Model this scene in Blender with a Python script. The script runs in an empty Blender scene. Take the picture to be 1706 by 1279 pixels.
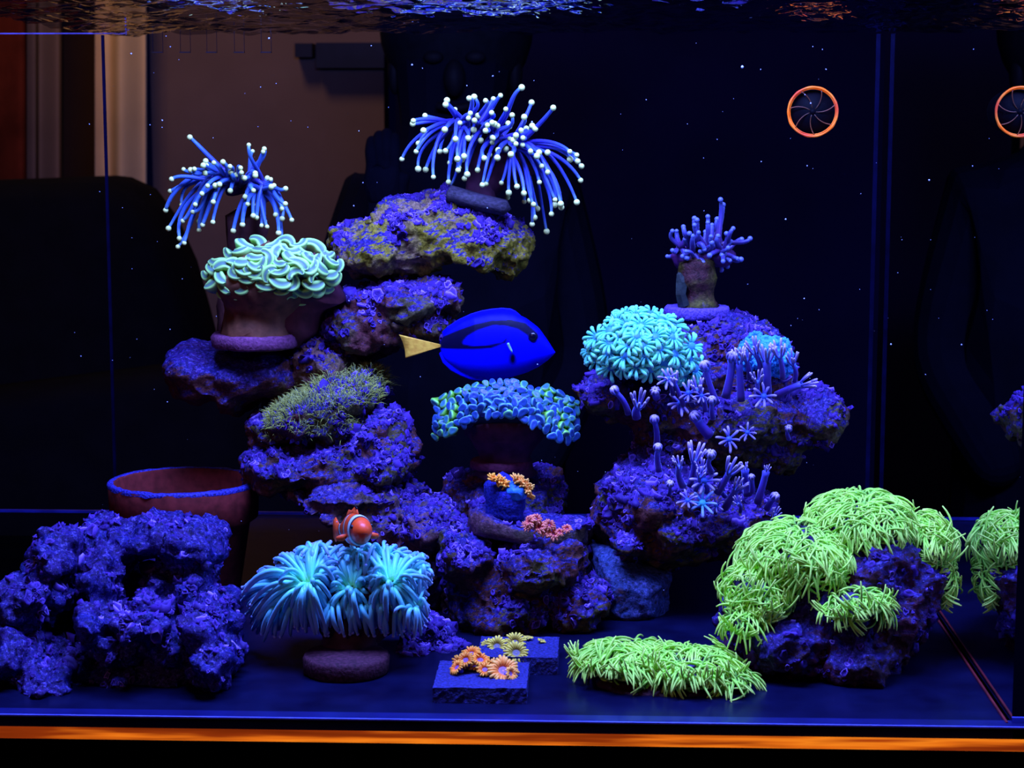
import bpy, math, random
import numpy as np
from mathutils import Vector, Matrix, Quaternion, noise as mnoise

rng = np.random.default_rng(7)
random.seed(7)
scene = bpy.context.scene
COL = scene.collection
PI = math.pi

# ------------------------------------------------------------------ camera
FPX = 3300.0
CAM = np.array([0.0, -1.025, 0.3237])
PITCH, YAW = math.radians(7.93), math.radians(2.377)
cd = bpy.data.cameras.new('camera')
cam = bpy.data.objects.new('camera', cd)
COL.objects.link(cam)
cam.location = CAM
ROLL = math.radians(0.0)
cam.rotation_euler = (Matrix.Rotation(YAW, 3, 'Z') @ Matrix.Rotation(PI / 2 - PITCH, 3, 'X') @ Matrix.Rotation(ROLL, 3, 'Z')).to_euler()
cd.sensor_width = 36.0
cd.lens = FPX / 1706.0 * 36.0
cd.clip_start, cd.clip_end = 0.05, 50
cd.dof.use_dof = True
cd.dof.focus_distance = 1.28
cd.dof.aperture_fstop = 26.0
scene.camera = cam
cy_ = scene.cycles
cy_.max_bounces = 8; cy_.diffuse_bounces = 3; cy_.glossy_bounces = 4; cy_.transparent_max_bounces = 16

# ------------------------------------------------------------------ world, lights, exposure
world = bpy.data.worlds.new('World')
scene.world = world
world.use_nodes = True
world.node_tree.nodes['Background'].inputs['Color'].default_value = (0.05, 0.06, 1.0, 1)
world.node_tree.nodes['Background'].inputs['Strength'].default_value = 0.006
vs = scene.view_settings
vs.view_transform = 'Standard'
vs.look = 'None'
vs.gamma = 1.0
vs.use_curve_mapping = False
vs.exposure = 0.0

def area(name, loc, target, sx, sy, color, energy):
    ld = bpy.data.lights.new(name, 'AREA')
    ld.shape = 'RECTANGLE'; ld.size = sx; ld.size_y = sy
    ld.color = color; ld.energy = energy
    o = bpy.data.objects.new(name, ld); COL.objects.link(o)
    o.location = loc
    o.rotation_euler = (Vector(target) - Vector(loc)).to_track_quat('-Z', 'Y').to_euler()
    return o

# reef LED bar hanging over the open tank, a little in front of its middle
area('reef_led_light', (-0.06, 0.03, 0.66), (-0.06, 0.27, 0.0), 0.50, 0.18, (0.175, 0.255, 1.0), 51.0)
# warm lamp of the reflected room, built behind the tank with it
area('reflected_room_lamp', (-0.9, 2.3, 1.5), (-0.6, 3.2, 0.3), 0.3, 0.3, (1.0, 0.62, 0.36), 7.5)
# warm lamp of the viewer's side of the room, well behind the camera
area('hall_lamp', (-1.1, -2.6, 1.3), (-0.1, 0.2, 0.1), 0.4, 0.4, (1.0, 0.46, 0.34), 5.5)

# ------------------------------------------------------------------ helpers
_cy, _sy = math.cos(YAW), math.sin(YAW)
_cp, _sp = math.cos(PITCH), math.sin(PITCH)
RIGHT = np.array([_cy, _sy, 0.0])
FWD = np.array([-_sy * _cp, _cy * _cp, -_sp])
UP = np.cross(RIGHT, FWD)
RIGHT, UP = RIGHT * math.cos(ROLL) + UP * math.sin(ROLL), UP * math.cos(ROLL) - RIGHT * math.sin(ROLL)

def P(px, py, Y):
    """World point on the plane y = Y seen at photo pixel (px, py)."""
    d = FWD + RIGHT * ((px - 853.0) / FPX) + UP * ((639.5 - py) / FPX)
    return CAM + d * ((Y - CAM[1]) / d[1])

def S(Y):
    return (Y - CAM[1]) / FPX

WLOC = {}

def empty(name, loc, label=None, cat=None, group=None):
    o = bpy.data.objects.new(name, None)
    o.empty_display_size = 0.01
    COL.objects.link(o)
    o.location = loc
    WLOC[o.name] = np.array(loc, float)
    tag(o, label, cat, group)
    return o

def tag(o, label=None, cat=None, group=None, kind=None):
    if label: o['label'] = label
    if cat: o['category'] = cat
    if group: o['group'] = group
    if kind: o['kind'] = kind
    return o

def link(o, parent, wl):
    COL.objects.link(o)
    WLOC[o.name] = np.array(wl, float)
    if parent is not None:
        o.parent = parent
        o.location = np.array(wl) - WLOC[parent.name]
    else:
        o.location = wl

def mesh_data(name, V, F, mats=None, t=None, col=None, smooth=True):
    me = bpy.data.meshes.new(name)
    me.from_pydata(np.asarray(V, float).tolist(), [], F if isinstance(F, list) else F.tolist())
    if smooth:
        me.polygons.foreach_set('use_smooth', np.ones(len(me.polygons), bool))
    if t is not None:
        a = me.attributes.new('t', 'FLOAT', 'POINT')
        a.data.foreach_set('value', np.asarray(t, np.float32))
    if col is not None:
        a = me.attributes.new('Col', 'FLOAT_COLOR', 'POINT')
        c = np.ones((len(V), 4), np.float32); c[:, :3] = col
        a.data.foreach_set('color', c.ravel())
    if mats is not None:
        me.materials.append(mats)
    me.update()
    return me

def mk(name, V, F, mat, parent=None, t=None, col=None, smooth=True, origin=None):
    V = np.asarray(V, float)
    wl = np.array(origin if origin is not None else (WLOC[parent.name] if parent is not None else V.mean(0)), float)
    o = bpy.data.objects.new(name, mesh_data(name, V - wl, F, mat, t, col, smooth))
    link(o, parent, wl)
    return o

def place(name, me, parent, loc, normal=None, spin=0.0, scale=1.0):
    """A leaf object that shares mesh data, its +Z turned to the normal."""
    o = bpy.data.objects.new(name, me)
    link(o, parent, loc)
    if normal is not None:
        q = Vector(normal).to_track_quat('Z', 'Y') @ Quaternion((0, 0, 1), spin)
        o.rotation_mode = 'QUATERNION'
        o.rotation_quaternion = q
    o.scale = (scale,) * 3 if np.isscalar(scale) else scale
    return o

class MB:
    def __init__(self):
        self.V, self.F, self.T, self.n = [], [], [], 0
    def add(self, V, F, t=None):
        V = np.asarray(V, float)
        self.V.append(V)
        n = self.n
        self.F.extend([tuple(i + n for i in f) for f in F])
        self.T.append(np.zeros(len(V)) if t is None else (np.full(len(V), t) if np.isscalar(t) else np.asarray(t, float)))
        self.n += len(V)
    def get(self):
        return np.concatenate(self.V), self.F, np.concatenate(self.T)

def tube(pts, rad, seg=7, cap=True):
    pts = np.asarray(pts, float); n = len(pts)
    rad = np.broadcast_to(np.asarray(rad, float), (n,))
    tg = np.gradient(pts, axis=0)
    tg /= np.linalg.norm(tg, axis=1)[:, None] + 1e-12
    a = np.array([0, 0, 1.0]) if abs(tg[0][2]) < 0.9 else np.array([1.0, 0, 0])
    u = np.cross(tg[0], a); u /= np.linalg.norm(u)
    ang = np.arange(seg) * 2 * PI / seg
    V = np.empty((n * seg, 3))
    for i in range(n):
        u = u - tg[i] * np.dot(u, tg[i]); u /= np.linalg.norm(u) + 1e-12
        w = np.cross(tg[i], u)
        V[i * seg:(i + 1) * seg] = pts[i] + rad[i] * (np.cos(ang)[:, None] * u + np.sin(ang)[:, None] * w)
    t = np.repeat(np.linspace(0, 1, n), seg)
    F = []
    for i in range(n - 1):
        for j in range(seg):
            k = (j + 1) % seg
            F.append((i * seg + j, i * seg + k, (i + 1) * seg + k, (i + 1) * seg + j))
    if cap:
        V = np.vstack([V, pts[0] - tg[0] * rad[0] * 0.3, pts[-1] + tg[-1] * rad[-1] * 0.7])
        t = np.concatenate([t, [0, 1]])
        b0, b1 = n * seg, n * seg + 1
        for j in range(seg):
            k = (j + 1) % seg
            F.append((k, j, b0))
            F.append(((n - 1) * seg + j, (n - 1) * seg + k, b1))
    return V, F, t

def bez(p0, p1, p2, p3, n):
    s = np.linspace(0, 1, n)[:, None]
    return (1 - s) ** 3 * p0 + 3 * (1 - s) ** 2 * s * p1 + 3 * (1 - s) * s * s * p2 + s ** 3 * p3

def box(c, s):
    c = np.array(c, float); h = np.array(s, float) / 2
    V = np.array([[x, y, z] for z in (-1, 1) for y in (-1, 1) for x in (-1, 1)]) * h + c
    F = [(0, 2, 3, 1), (4, 5, 7, 6), (0, 1, 5, 4), (2, 6, 7, 3), (0, 4, 6, 2), (1, 3, 7, 5)]
    return V, F

def sphere(c, r, nu=12, nv=8):
    V, F = [], []
    r = np.broadcast_to(np.asarray(r, float), (3,))
    for i in range(1, nv):
        th = PI * i / nv
        for j in range(nu):
            ph = 2 * PI * j / nu
            V.append((math.sin(th) * math.cos(ph), math.sin(th) * math.sin(ph), math.cos(th)))
    V += [(0, 0, 1), (0, 0, -1)]
    top, bot = len(V) - 2, len(V) - 1
    for i in range(nv - 2):
        for j in range(nu):
            k = (j + 1) % nu
            F.append((i * nu + j, (i + 1) * nu + j, (i + 1) * nu + k, i * nu + k))
    for j in range(nu):
        k = (j + 1) % nu
        F.append((top, j, k)); F.append((bot, (nv - 2) * nu + k, (nv - 2) * nu + j))
    return np.array(V) * r + np.array(c), F

def lathe(c, prof, seg=40):
    """Profile of (radius, z) turned about the vertical through c; open ends are closed by the profile itself."""
    c = np.array(c, float); n = len(prof)
    ang = np.arange(seg) * 2 * PI / seg
    V = np.array([[r * math.cos(a), r * math.sin(a), z] for r, z in prof for a in ang]) + c
    F = [(i * seg + j, i * seg + (j + 1) % seg, (i + 1) * seg + (j + 1) % seg, (i + 1) * seg + j) for i in range(n - 1) for j in range(seg)]
    return V, F

def smoothstep(x, a, b):
    u = np.clip((x - a) / (b - a), 0, 1)
    return u * u * (3 - 2 * u)

def in_poly(x, y, poly):
    inside = np.zeros(np.shape(x), bool)
    n = len(poly)
    for i in range(n):
        x0, y0 = poly[i]; x1, y1 = poly[(i + 1) % n]
        c = (y0 > y) != (y1 > y)
        with np.errstate(divide='ignore', invalid='ignore'):
            xi = (x1 - x0) * (y - y0) / (y1 - y0 + 1e-12) + x0
        inside ^= c & (x < xi)
    return inside

# ------------------------------------------------------------------ materials
def nmat(name):
    m = bpy.data.materials.new(name); m.use_nodes = True
    nt = m.node_tree
    return m, nt, nt.nodes['Principled BSDF']

def ramp(nt, stops, fac=None, interp='LINEAR'):
    r = nt.nodes.new('ShaderNodeValToRGB')
    r.color_ramp.interpolation = interp
    e = r.color_ramp.elements
    e[0].position, e[0].color = stops[0][0], (*stops[0][1], 1)
    e[1].position, e[1].color = stops[-1][0], (*stops[-1][1], 1)
    for p, c in stops[1:-1]:
        x = e.new(p); x.color = (*c, 1)
    if fac is not None: nt.links.new(fac, r.inputs['Fac'])
    return r

def bump(nt, b, scale, strength, dist=0.001, detail=4):
    tc = nt.nodes.new('ShaderNodeTexCoord')
    nz = nt.nodes.new('ShaderNodeTexNoise'); nz.inputs['Scale'].default_value = scale; nz.inputs['Detail'].default_value = detail
    nt.links.new(tc.outputs['Object'], nz.inputs['Vector'])
    bp = nt.nodes.new('ShaderNodeBump'); bp.inputs['Strength'].default_value = strength; bp.inputs['Distance'].default_value = dist
    nt.links.new(nz.outputs['Fac'], bp.inputs['Height'])
    nt.links.new(bp.outputs['Normal'], b.inputs['Normal'])
    return nz

def plain(name, color, rough=0.6, spec=0.3, vary=0.25, scale=120, bstr=0.3, bdist=0.001, metallic=0.0, emit=None):
    """Procedural surface: noise-mottled colour and fine relief."""
    m, nt, b = nmat(name)
    nz = bump(nt, b, scale, bstr, bdist)
    r = ramp(nt, [(0.3, tuple(c * (1 - vary) for c in color)), (0.7, tuple(min(1, c * (1 + vary)) for c in color))], nz.outputs['Fac'])
    nt.links.new(r.outputs['Color'], b.inputs['Base Color'])
    b.inputs['Roughness'].default_value = rough
    b.inputs['Specular IOR Level'].default_value = spec
    b.inputs['Metallic'].default_value = metallic
    if emit:
        nt.links.new(r.outputs['Color'], b.inputs['Emission Color'])
        b.inputs['Emission Strength'].default_value = emit
    return m

def tissue(name, stops, rough=0.45, spec=0.35, sheen=0.35, sheencol=(0.5, 0.8, 1.0), rnd=0.25, emit=0.0, bscale=900, bstr=0.15):
    """Coral flesh: colour runs along the attribute t, each polyp a little lighter or darker; soft rim."""
    m, nt, b = nmat(name)
    at = nt.nodes.new('ShaderNodeAttribute'); at.attribute_name = 't'
    r = ramp(nt, stops, at.outputs['Fac'])
    oi = nt.nodes.new('ShaderNodeObjectInfo')
    mr = nt.nodes.new('ShaderNodeMapRange')
    mr.inputs['To Min'].default_value = 1 - rnd; mr.inputs['To Max'].default_value = 1.0 + rnd * 0.4
    nt.links.new(oi.outputs['Random'], mr.inputs['Value'])
    mx = nt.nodes.new('ShaderNodeVectorMath'); mx.operation = 'SCALE'
    nt.links.new(r.outputs['Color'], mx.inputs[0]); nt.links.new(mr.outputs['Result'], mx.inputs['Scale'])
    nt.links.new(mx.outputs['Vector'], b.inputs['Base Color'])
    bump(nt, b, bscale, bstr, 0.0004)
    b.inputs['Roughness'].default_value = rough
    b.inputs['Specular IOR Level'].default_value = spec
    b.inputs['Sheen Weight'].default_value = sheen
    b.inputs['Sheen Roughness'].default_value = 0.35
    b.inputs['Sheen Tint'].default_value = (*sheencol, 1)
    if emit:   # fluorescence: the flesh gives off light of its own colour
        nt.links.new(mx.outputs['Vector'], b.inputs['Emission Color'])
        b.inputs['Emission Strength'].default_value = emit
    return m

def vcol(name, rough=0.4, spec=0.4, emit=0.0):
    m, nt, b = nmat(name)
    at = nt.nodes.new('ShaderNodeAttribute'); at.attribute_name = 'Col'
    nt.links.new(at.outputs['Color'], b.inputs['Base Color'])
    b.inputs['Roughness'].default_value = rough
    b.inputs['Specular IOR Level'].default_value = spec
    bump(nt, b, 500, 0.15, 0.0004)
    return m

def rock_mat(name, cover=0.5, up=0.25, violet=(0.048, 0.018, 0.165), blue=(0.014, 0.014, 0.165), brown=(0.12, 0.035, 0.03), olive=(0.12, 0.10, 0.025), spark=0.5, olive_amt=0.5):
    """Live rock: violet-blue coralline crust with pale crinkled edges over brown and olive stone."""
    m, nt, b = nmat(name)
    L, N = nt.links.new, nt.nodes.new
    tc = N('ShaderNodeTexCoord')
    def nz(scale, detail=5, rough=0.6, dist=0.0):
        n = N('ShaderNodeTexNoise'); n.inputs['Scale'].default_value = scale
        n.inputs['Detail'].default_value = detail; n.inputs['Roughness'].default_value = rough
        n.inputs['Distortion'].default_value = dist
        L(tc.outputs['Object'], n.inputs['Vector']); return n
    big, mid, fine = nz(28, 6, 0.65), nz(60, 4), nz(420, 5, 0.7)
    geo = N('ShaderNodeNewGeometry'); sep = N('ShaderNodeSeparateXYZ'); L(geo.outputs['True Normal'], sep.inputs['Vector'])
    mul = N('ShaderNodeMath'); mul.operation = 'MULTIPLY_ADD'; L(sep.outputs['Z'], mul.inputs[0]); mul.inputs[1].default_value = up; L(big.outputs['Fac'], mul.inputs[2])  # violet on upward faces: crust growth plus overhead blue light put into colour
    mask = ramp(nt, [(0.0, (0, 0, 0)), (1.0, (1, 1, 1))], mul.outputs['Value'])
    e = mask.color_ramp.elements; c = 1 - cover
    e[0].position = max(0.0, c - 0.06); e[1].position = min(1.0, c + 0.06)
    vor = N('ShaderNodeTexVoronoi'); vor.feature = 'DISTANCE_TO_EDGE'; vor.inputs['Scale'].default_value = 170
    warp = N('ShaderNodeMix'); warp.data_type = 'VECTOR'; warp.inputs['Factor'].default_value = 0.012
    L(tc.outputs['Object'], warp.inputs[4]); L(nz(150, 3).outputs['Color'], warp.inputs[5])
    L(warp.outputs[1], vor.inputs['Vector'])
    crust = ramp(nt, [(0.3, blue), (0.7, violet)], mid.outputs['Fac'])
    pale = tuple(min(1, 0.5 * x + y) for x, y in zip(violet, (0.10, 0.09, 0.30)))
    edge = ramp(nt, [(0.0, (1, 1, 1)), (0.09, (0, 0, 0))], vor.outputs['Distance'])
    m1 = N('ShaderNodeMix'); m1.data_type = 'RGBA'
    em = N('ShaderNodeMath'); em.operation = 'MULTIPLY'; L(edge.outputs['Color'], em.inputs[0])
    fr = ramp(nt, [(0.45, (0, 0, 0)), (0.62, (1, 1, 1))], fine.outputs['Fac']); L(fr.outputs['Color'], em.inputs[1])
    L(em.outputs['Value'], m1.inputs['Factor']); L(crust.outputs['Color'], m1.inputs[6]); m1.inputs[7].default_value = (*pale, 1)
    # colour darker in the pits, pale specks over it
    pit = ramp(nt, [(0.34, tuple(0.12 for _ in range(3))), (0.50, (0.75, 0.75, 0.75)), (0.64, (1.35, 1.35, 1.35))], fine.outputs['Fac'])
    m2 = N('ShaderNodeMix'); m2.data_type = 'RGBA'; m2.blend_type = 'MULTIPLY'; m2.inputs['Factor'].default_value = 1
    L(m1.outputs[2], m2.inputs[6]); L(pit.outputs['Color'], m2.inputs[7])
    sp = ramp(nt, [(0.66, (0, 0, 0)), (0.74, (1, 1, 1))], nz(900, 2).outputs['Fac'])
    spm = N('ShaderNodeMath'); spm.operation = 'MULTIPLY'; L(sp.outputs['Color'], spm.inputs[0]); spm.inputs[1].default_value = spark
    m3 = N('ShaderNodeMix'); m3.data_type = 'RGBA'; L(spm.outputs['Value'], m3.inputs['Factor'])
    L(m2.outputs[2], m3.inputs[6]); m3.inputs[7].default_value = (0.34, 0.30, 0.75, 1)
    ol = ramp(nt, [(0.62 - 0.3 * olive_amt, brown), (0.74 - 0.3 * olive_amt, olive)], nz(22, 4).outputs['Fac'])
    m4 = N('ShaderNodeMix'); m4.data_type = 'RGBA'; m4.blend_type = 'MULTIPLY'; m4.inputs['Factor'].default_value = 0.8
    L(ol.outputs['Color'], m4.inputs[6]); L(pit.outputs['Color'], m4.inputs[7])
    m5 = N('ShaderNodeMix'); m5.data_type = 'RGBA'
    L(mask.outputs['Color'], m5.inputs['Factor']); L(m4.outputs[2], m5.inputs[6]); L(m3.outputs[2], m5.inputs[7])
    L(m5.outputs[2], b.inputs['Base Color'])
    bp = N('ShaderNodeBump'); bp.inputs['Strength'].default_value = 0.8; bp.inputs['Distance'].default_value = 0.0015
    L(fine.outputs['Fac'], bp.inputs['Height']); L(bp.outputs['Normal'], b.inputs['Normal'])
    b.inputs['Roughness'].default_value = 0.5; b.inputs['Specular IOR Level'].default_value = 0.14
    return m

def clear_glass(name):
    m = bpy.data.materials.new(name); m.use_nodes = True
    nt = m.node_tree; nt.nodes.clear()
    o = nt.nodes.new('ShaderNodeOutputMaterial'); t = nt.nodes.new('ShaderNodeBsdfTransparent')
    t.inputs['Color'].default_value = (0.98, 0.985, 1, 1)
    nt.links.new(t.outputs[0], o.inputs['Surface'])
    return m

def mirror_glass(name, color, rough, trans=0.0):
    m = bpy.data.materials.new(name); m.use_nodes = True
    nt = m.node_tree; nt.nodes.clear()
    o = nt.nodes.new('ShaderNodeOutputMaterial'); g = nt.nodes.new('ShaderNodeBsdfGlossy')
    g.inputs['Color'].default_value = (*color, 1); g.inputs['Roughness'].default_value = rough
    if trans:
        t = nt.nodes.new('ShaderNodeBsdfTransparent'); x = nt.nodes.new('ShaderNodeMixShader'); x.inputs[0].default_value = trans
        nt.links.new(g.outputs[0], x.inputs[1]); nt.links.new(t.outputs[0], x.inputs[2]); nt.links.new(x.outputs[0], o.inputs['Surface'])
    else:
        nt.links.new(g.outputs[0], o.inputs['Surface'])
    return m

def emitter(name, stops, strength, scale):
    m = bpy.data.materials.new(name); m.use_nodes = True
    nt = m.node_tree; nt.nodes.clear()
    o = nt.nodes.new('ShaderNodeOutputMaterial'); e = nt.nodes.new('ShaderNodeEmission')
    tc = nt.nodes.new('ShaderNodeTexCoord'); mp = nt.nodes.new('ShaderNodeMapping'); mp.inputs['Scale'].default_value = scale
    n = nt.nodes.new('ShaderNodeTexNoise'); n.inputs['Scale'].default_value = 1.0; n.inputs['Detail'].default_value = 3
    nt.links.new(tc.outputs['Object'], mp.inputs['Vector']); nt.links.new(mp.outputs['Vector'], n.inputs['Vector'])
    r = ramp(nt, stops, n.outputs['Fac'])
    nt.links.new(r.outputs['Color'], e.inputs['Color']); e.inputs['Strength'].default_value = strength
    nt.links.new(e.outputs[0], o.inputs['Surface'])
    return m

# ------------------------------------------------------------------ the tank: panes, floor, seams, water
XL, XR, YB, ZW = -0.385, 0.2215, 0.53, 0.382
GL = clear_glass('clear_pane')
M_mirror = mirror_glass('side_pane', (0.72, 0.74, 0.8), 0.0)
def struct(name, VF, mat, label, cat, smooth=False, t=None, parent=None):
    o = mk(name, VF[0], VF[1], mat, parent, smooth=smooth, t=t)
    if parent is None: tag(o, label, cat, kind='structure')
    return o

def dark_floor():
    m, nt, b = nmat('tank_floor')
    nz = bump(nt, b, 35, 0.12, 0.002)
    r = ramp(nt, [(0.3, (0.0018, 0.0018, 0.012)), (0.75, (0.004, 0.005, 0.028))], nz.outputs['Fac'])
    nt.links.new(r.outputs['Color'], b.inputs['Base Color'])
    b.inputs['Roughness'].default_value = 0.28; b.inputs['Specular IOR Level'].default_value = 0.045
    return m
struct('floor', box(((XL + XR) / 2, (YB - 0.009) / 2, -0.0025), (XR - XL, YB + 0.009, 0.005)), dark_floor(), 'glossy dark blue floor of the aquarium', 'floor')
struct('wall_front', box(((XL + XR) / 2, -0.005, 0.2), (XR - XL + 0.02, 0.008, 0.40)), GL, 'clear front glass pane of the aquarium', 'glass pane')
struct('wall_back', box(((XL + XR) / 2, YB + 0.005, 0.2), (XR - XL + 0.02, 0.008, 0.40)), GL, 'clear back glass pane of the aquarium', 'glass pane')
struct('wall_left', box((XL - 0.005, YB / 2, 0.2), (0.008, YB, 0.40)), GL, 'clear side glass pane beside the terracotta pot', 'glass pane')
struct('wall_right', box((XR + 0.005, YB / 2, 0.2), (0.008, YB, 0.40)), M_mirror, 'side glass pane mirroring the orange ring and green coral', 'glass pane')
M_seam = plain('silicone_seam', (0.0014, 0.0014, 0.016), 0.3, 0.1, 0.4, 60, 0.1)
M_black = plain('black_cabinet', (0.0006, 0.0005, 0.0006), 0.8, 0.0, 0.2, 60, 0.1)
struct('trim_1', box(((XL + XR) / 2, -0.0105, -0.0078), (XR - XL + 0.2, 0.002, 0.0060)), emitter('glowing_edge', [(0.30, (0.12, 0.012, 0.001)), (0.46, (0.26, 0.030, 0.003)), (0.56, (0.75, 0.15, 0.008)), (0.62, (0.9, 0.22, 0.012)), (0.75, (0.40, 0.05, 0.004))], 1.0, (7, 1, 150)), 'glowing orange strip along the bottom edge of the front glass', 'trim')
struct('trim_2', box(((XL + XR) / 2, -0.002, 0.0005), (XR - XL + 0.02, 0.013, 0.001)), plain('blue_silicone', (0.004, 0.005, 0.06), 0.3, 0.4, 0.3, 40, 0.1), 'dark blue silicone bead along the bottom of the front glass', 'trim')
struct('trim_7', box(((XL + XR) / 2, -0.0085, 0.0012), (XR - XL + 0.02, 0.0012, 0.0008)), plain('pale_edge', (0.10, 0.11, 0.6), 0.3, 0.5, 0.3, 60, 0.1), 'thin pale blue glass edge line above the glowing orange strip', 'trim')
struct('trim_3', box((XL + 0.001, YB - 0.002, 0.19), (0.0022, 0.002, 0.38)), M_seam, 'faint blue vertical seam of the rear corner above the terracotta pot', 'trim')
struct('trim_4', box((XR - 0.0045, YB - 0.002, 0.19), (0.0032, 0.002, 0.38)), M_seam, 'blue vertical seam of the rear corner near the orange ring', 'trim')
struct('trim_5', box(((XL + XR) / 2 - 0.15, YB - 0.002, 0.0015), (XR - XL + 0.3, 0.003, 0.002)), plain('blue_seam', (0.010, 0.012, 0.15), 0.3, 0.4, 0.4, 60, 0.1), 'thin blue seam along the back edge of the tank floor', 'trim')  # left end runs past the tank, standing in for the seam's reflection
struct('trim_6', box((XR - 0.0015, YB / 2, 0.001), (0.0012, YB, 0.001)), plain('red_seam', (0.12, 0.010, 0.012), 0.4, 0.4, 0.4, 60, 0.1), 'dull red seam along the floor beside the green coral rock', 'trim')
struct('cabinet', box(((XL + XR) / 2, 0.24, -0.136), (1.7, 0.504, 0.25)), M_black, 'black cabinet top under the glowing orange strip', 'cabinet')

# rippled water surface seen from below
nx_, ny_ = 170, 150
gx, gy = np.meshgrid(np.linspace(XL, XR, nx_), np.linspace(0.0, YB, ny_))
gz = np.array([mnoise.noise(Vector((x * 26, y * 30, 1.3))) * 0.0040 + mnoise.noise(Vector((x * 80 + 4, y * 110, 3.1))) * 0.0028 for x, y in zip(gx.ravel(), gy.ravel())])
Vw = np.stack([gx.ravel(), gy.ravel(), ZW + gz], 1)
Fw = [(j * nx_ + i, j * nx_ + i + 1, (j + 1) * nx_ + i + 1, (j + 1) * nx_ + i) for j in range(ny_ - 1) for i in range(nx_ - 1)]
struct('water_surface', (Vw, Fw), mirror_glass('water', (0.95, 0.97, 1.0), 0.02, 0.45), 'rippled water surface glinting along the top of the tank', 'water', smooth=True)

# ------------------------------------------------------------------ reflected room, built as solid things behind the tank
YR = 3.2
def rect(px0, py0, px1, py1, Y, depth):
    a, b = P(px0, py0, Y), P(px1, py1, Y)
    return box(((a[0] + b[0]) / 2, Y + depth / 2, (a[2] + b[2]) / 2), (abs(b[0] - a[0]), depth, abs(a[2] - b[2])))
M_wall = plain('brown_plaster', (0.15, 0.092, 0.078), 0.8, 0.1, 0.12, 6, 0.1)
struct('wall_room_reflected', rect(225, -900, 655, 1900, YR, 0.1), M_wall, 'dim brown wall of the reflected room, built behind the tank', 'wall')
struct('wall_room_unlit', rect(650, -900, 3200, 1900, YR - 0.05, 0.15), plain('navy_unlit', (0.004, 0.004, 0.035), 0.9, 0.05, 0.2, 4, 0.05), 'dark navy sheet added for the unlit part of the reflected room', 'wall')  # dark sheet added where the reflected room is only unlit
struct('wall_side_reflected', rect(-700, -900, 225, 1900, YR + 0.35, 0.1), plain('dark_brown_wall', (0.05, 0.022, 0.014), 0.9, 0.1, 0.2, 4, 0.05), 'dark brown recess wall of the reflected room behind the cream curtain', 'wall')
# cream curtain: folded sheet
def curtain(name, px0, px1, Y, mat, amp, waves, label, cat):
    n = 60; V = []; F = []
    for i in range(n):
        u = i / (n - 1)
        a = P(px0 + (px1 - px0) * u, -900, Y); c = P(px0 + (px1 - px0) * u, 1500, Y)
        dy = amp * math.sin(u * waves * 2 * PI) + 0.3 * amp * math.sin(u * waves * 5.3)
        for d in (0.0, 0.012):
            V += [(a[0], Y + dy + d, a[2]), (c[0], Y + dy + d, c[2])]
    for i in range(n - 1):
        k, q = i * 4, (i + 1) * 4
        F += [(k, k + 1, q + 1, q), (k + 2, q + 2, q + 3, k + 3), (k, q, q + 2, k + 2), (k + 1, k + 3, q + 3, q + 1)]
    o = mk(name, V, F, mat, None); tag(o, label, cat); return o
curtain('curtain', 158, 238, YR - 0.15, plain('cream_fabric', (0.62, 0.42, 0.22), 0.9, 0.05, 0.1, 8, 0.1), 0.02, 1.3, 'pale cream curtain of the reflected room, built behind the tank', 'curtain')
curtain('door_curtain', 42, 104, YR - 0.05, plain('taupe_fabric', (0.16, 0.10, 0.08), 0.9, 0.05, 0.1, 8, 0.1), 0.02, 1.6, 'reflected grey-brown curtain panel farther out than the cream one', 'curtain')
curtain('red_cloth', -60, 36, YR - 0.25, plain('red_fabric', (0.09, 0.013, 0.006), 0.9, 0.05, 0.5, 9, 0.1), 0.03, 1.4, 'red-orange cloth hanging at the edge of the reflected room', 'cloth')
wb = empty('wall_box', P(565, 92, YR - 0.02), 'dark horizontal box in two pieces fixed on the reflected brown wall', 'wall box')
M_dark = plain('dark_plastic', (0.006, 0.006, 0.02), 0.5, 0.2, 0.2, 30, 0.1)
for r_ in ((491, 72, 520, 95), (526, 71, 640, 113)):
    V, F = rect(*r_, YR - 0.05, 0.05); mk('box_body', V, F, M_dark, wb, smooth=False)

# armchair back: a swept rounded outline with thickness
def slab_from_poly(pts, Y, thick, name, mat, parent=None, bev=0.06):
    pts = np.array(pts, float); c = pts.mean(0); V = []; F = []; n = len(pts)
    for d, s in ((0, 0.9), (0.1, 0.98), (0.5, 1.0), (0.9, 0.98), (1, 0.9)):
        q = c + (pts - c) * s
        V += [P(x, y, Y) + np.array([0, d * thick, 0]) for x, y in q]
    for k in range(4):
        for j in range(n):
            F.append((k * n + j, k * n + (j + 1) % n, (k + 1) * n + (j + 1) % n, (k + 1) * n + j))
    F.append(tuple(range(n))[::-1]); F.append(tuple(range(4 * n, 5 * n)))
    return mk(name, V, F, mat, parent)
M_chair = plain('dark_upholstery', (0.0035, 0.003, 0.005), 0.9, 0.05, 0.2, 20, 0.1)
ac = empty('armchair', P(60, 1300, 2.5), 'large dark armchair with rounded back from the reflected room, built behind the pot', 'armchair')
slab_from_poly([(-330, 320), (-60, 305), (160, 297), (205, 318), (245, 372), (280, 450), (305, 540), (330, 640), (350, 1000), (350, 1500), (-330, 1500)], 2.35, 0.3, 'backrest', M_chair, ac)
slab_from_poly([(-330, 700), (300, 620), (420, 640), (560, 700), (620, 800), (640, 1500), (-330, 1500)], 2.05, 0.25, 'dark_arm_slab', M_chair, ac)  # arm slab added to keep the low wall area dark

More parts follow.
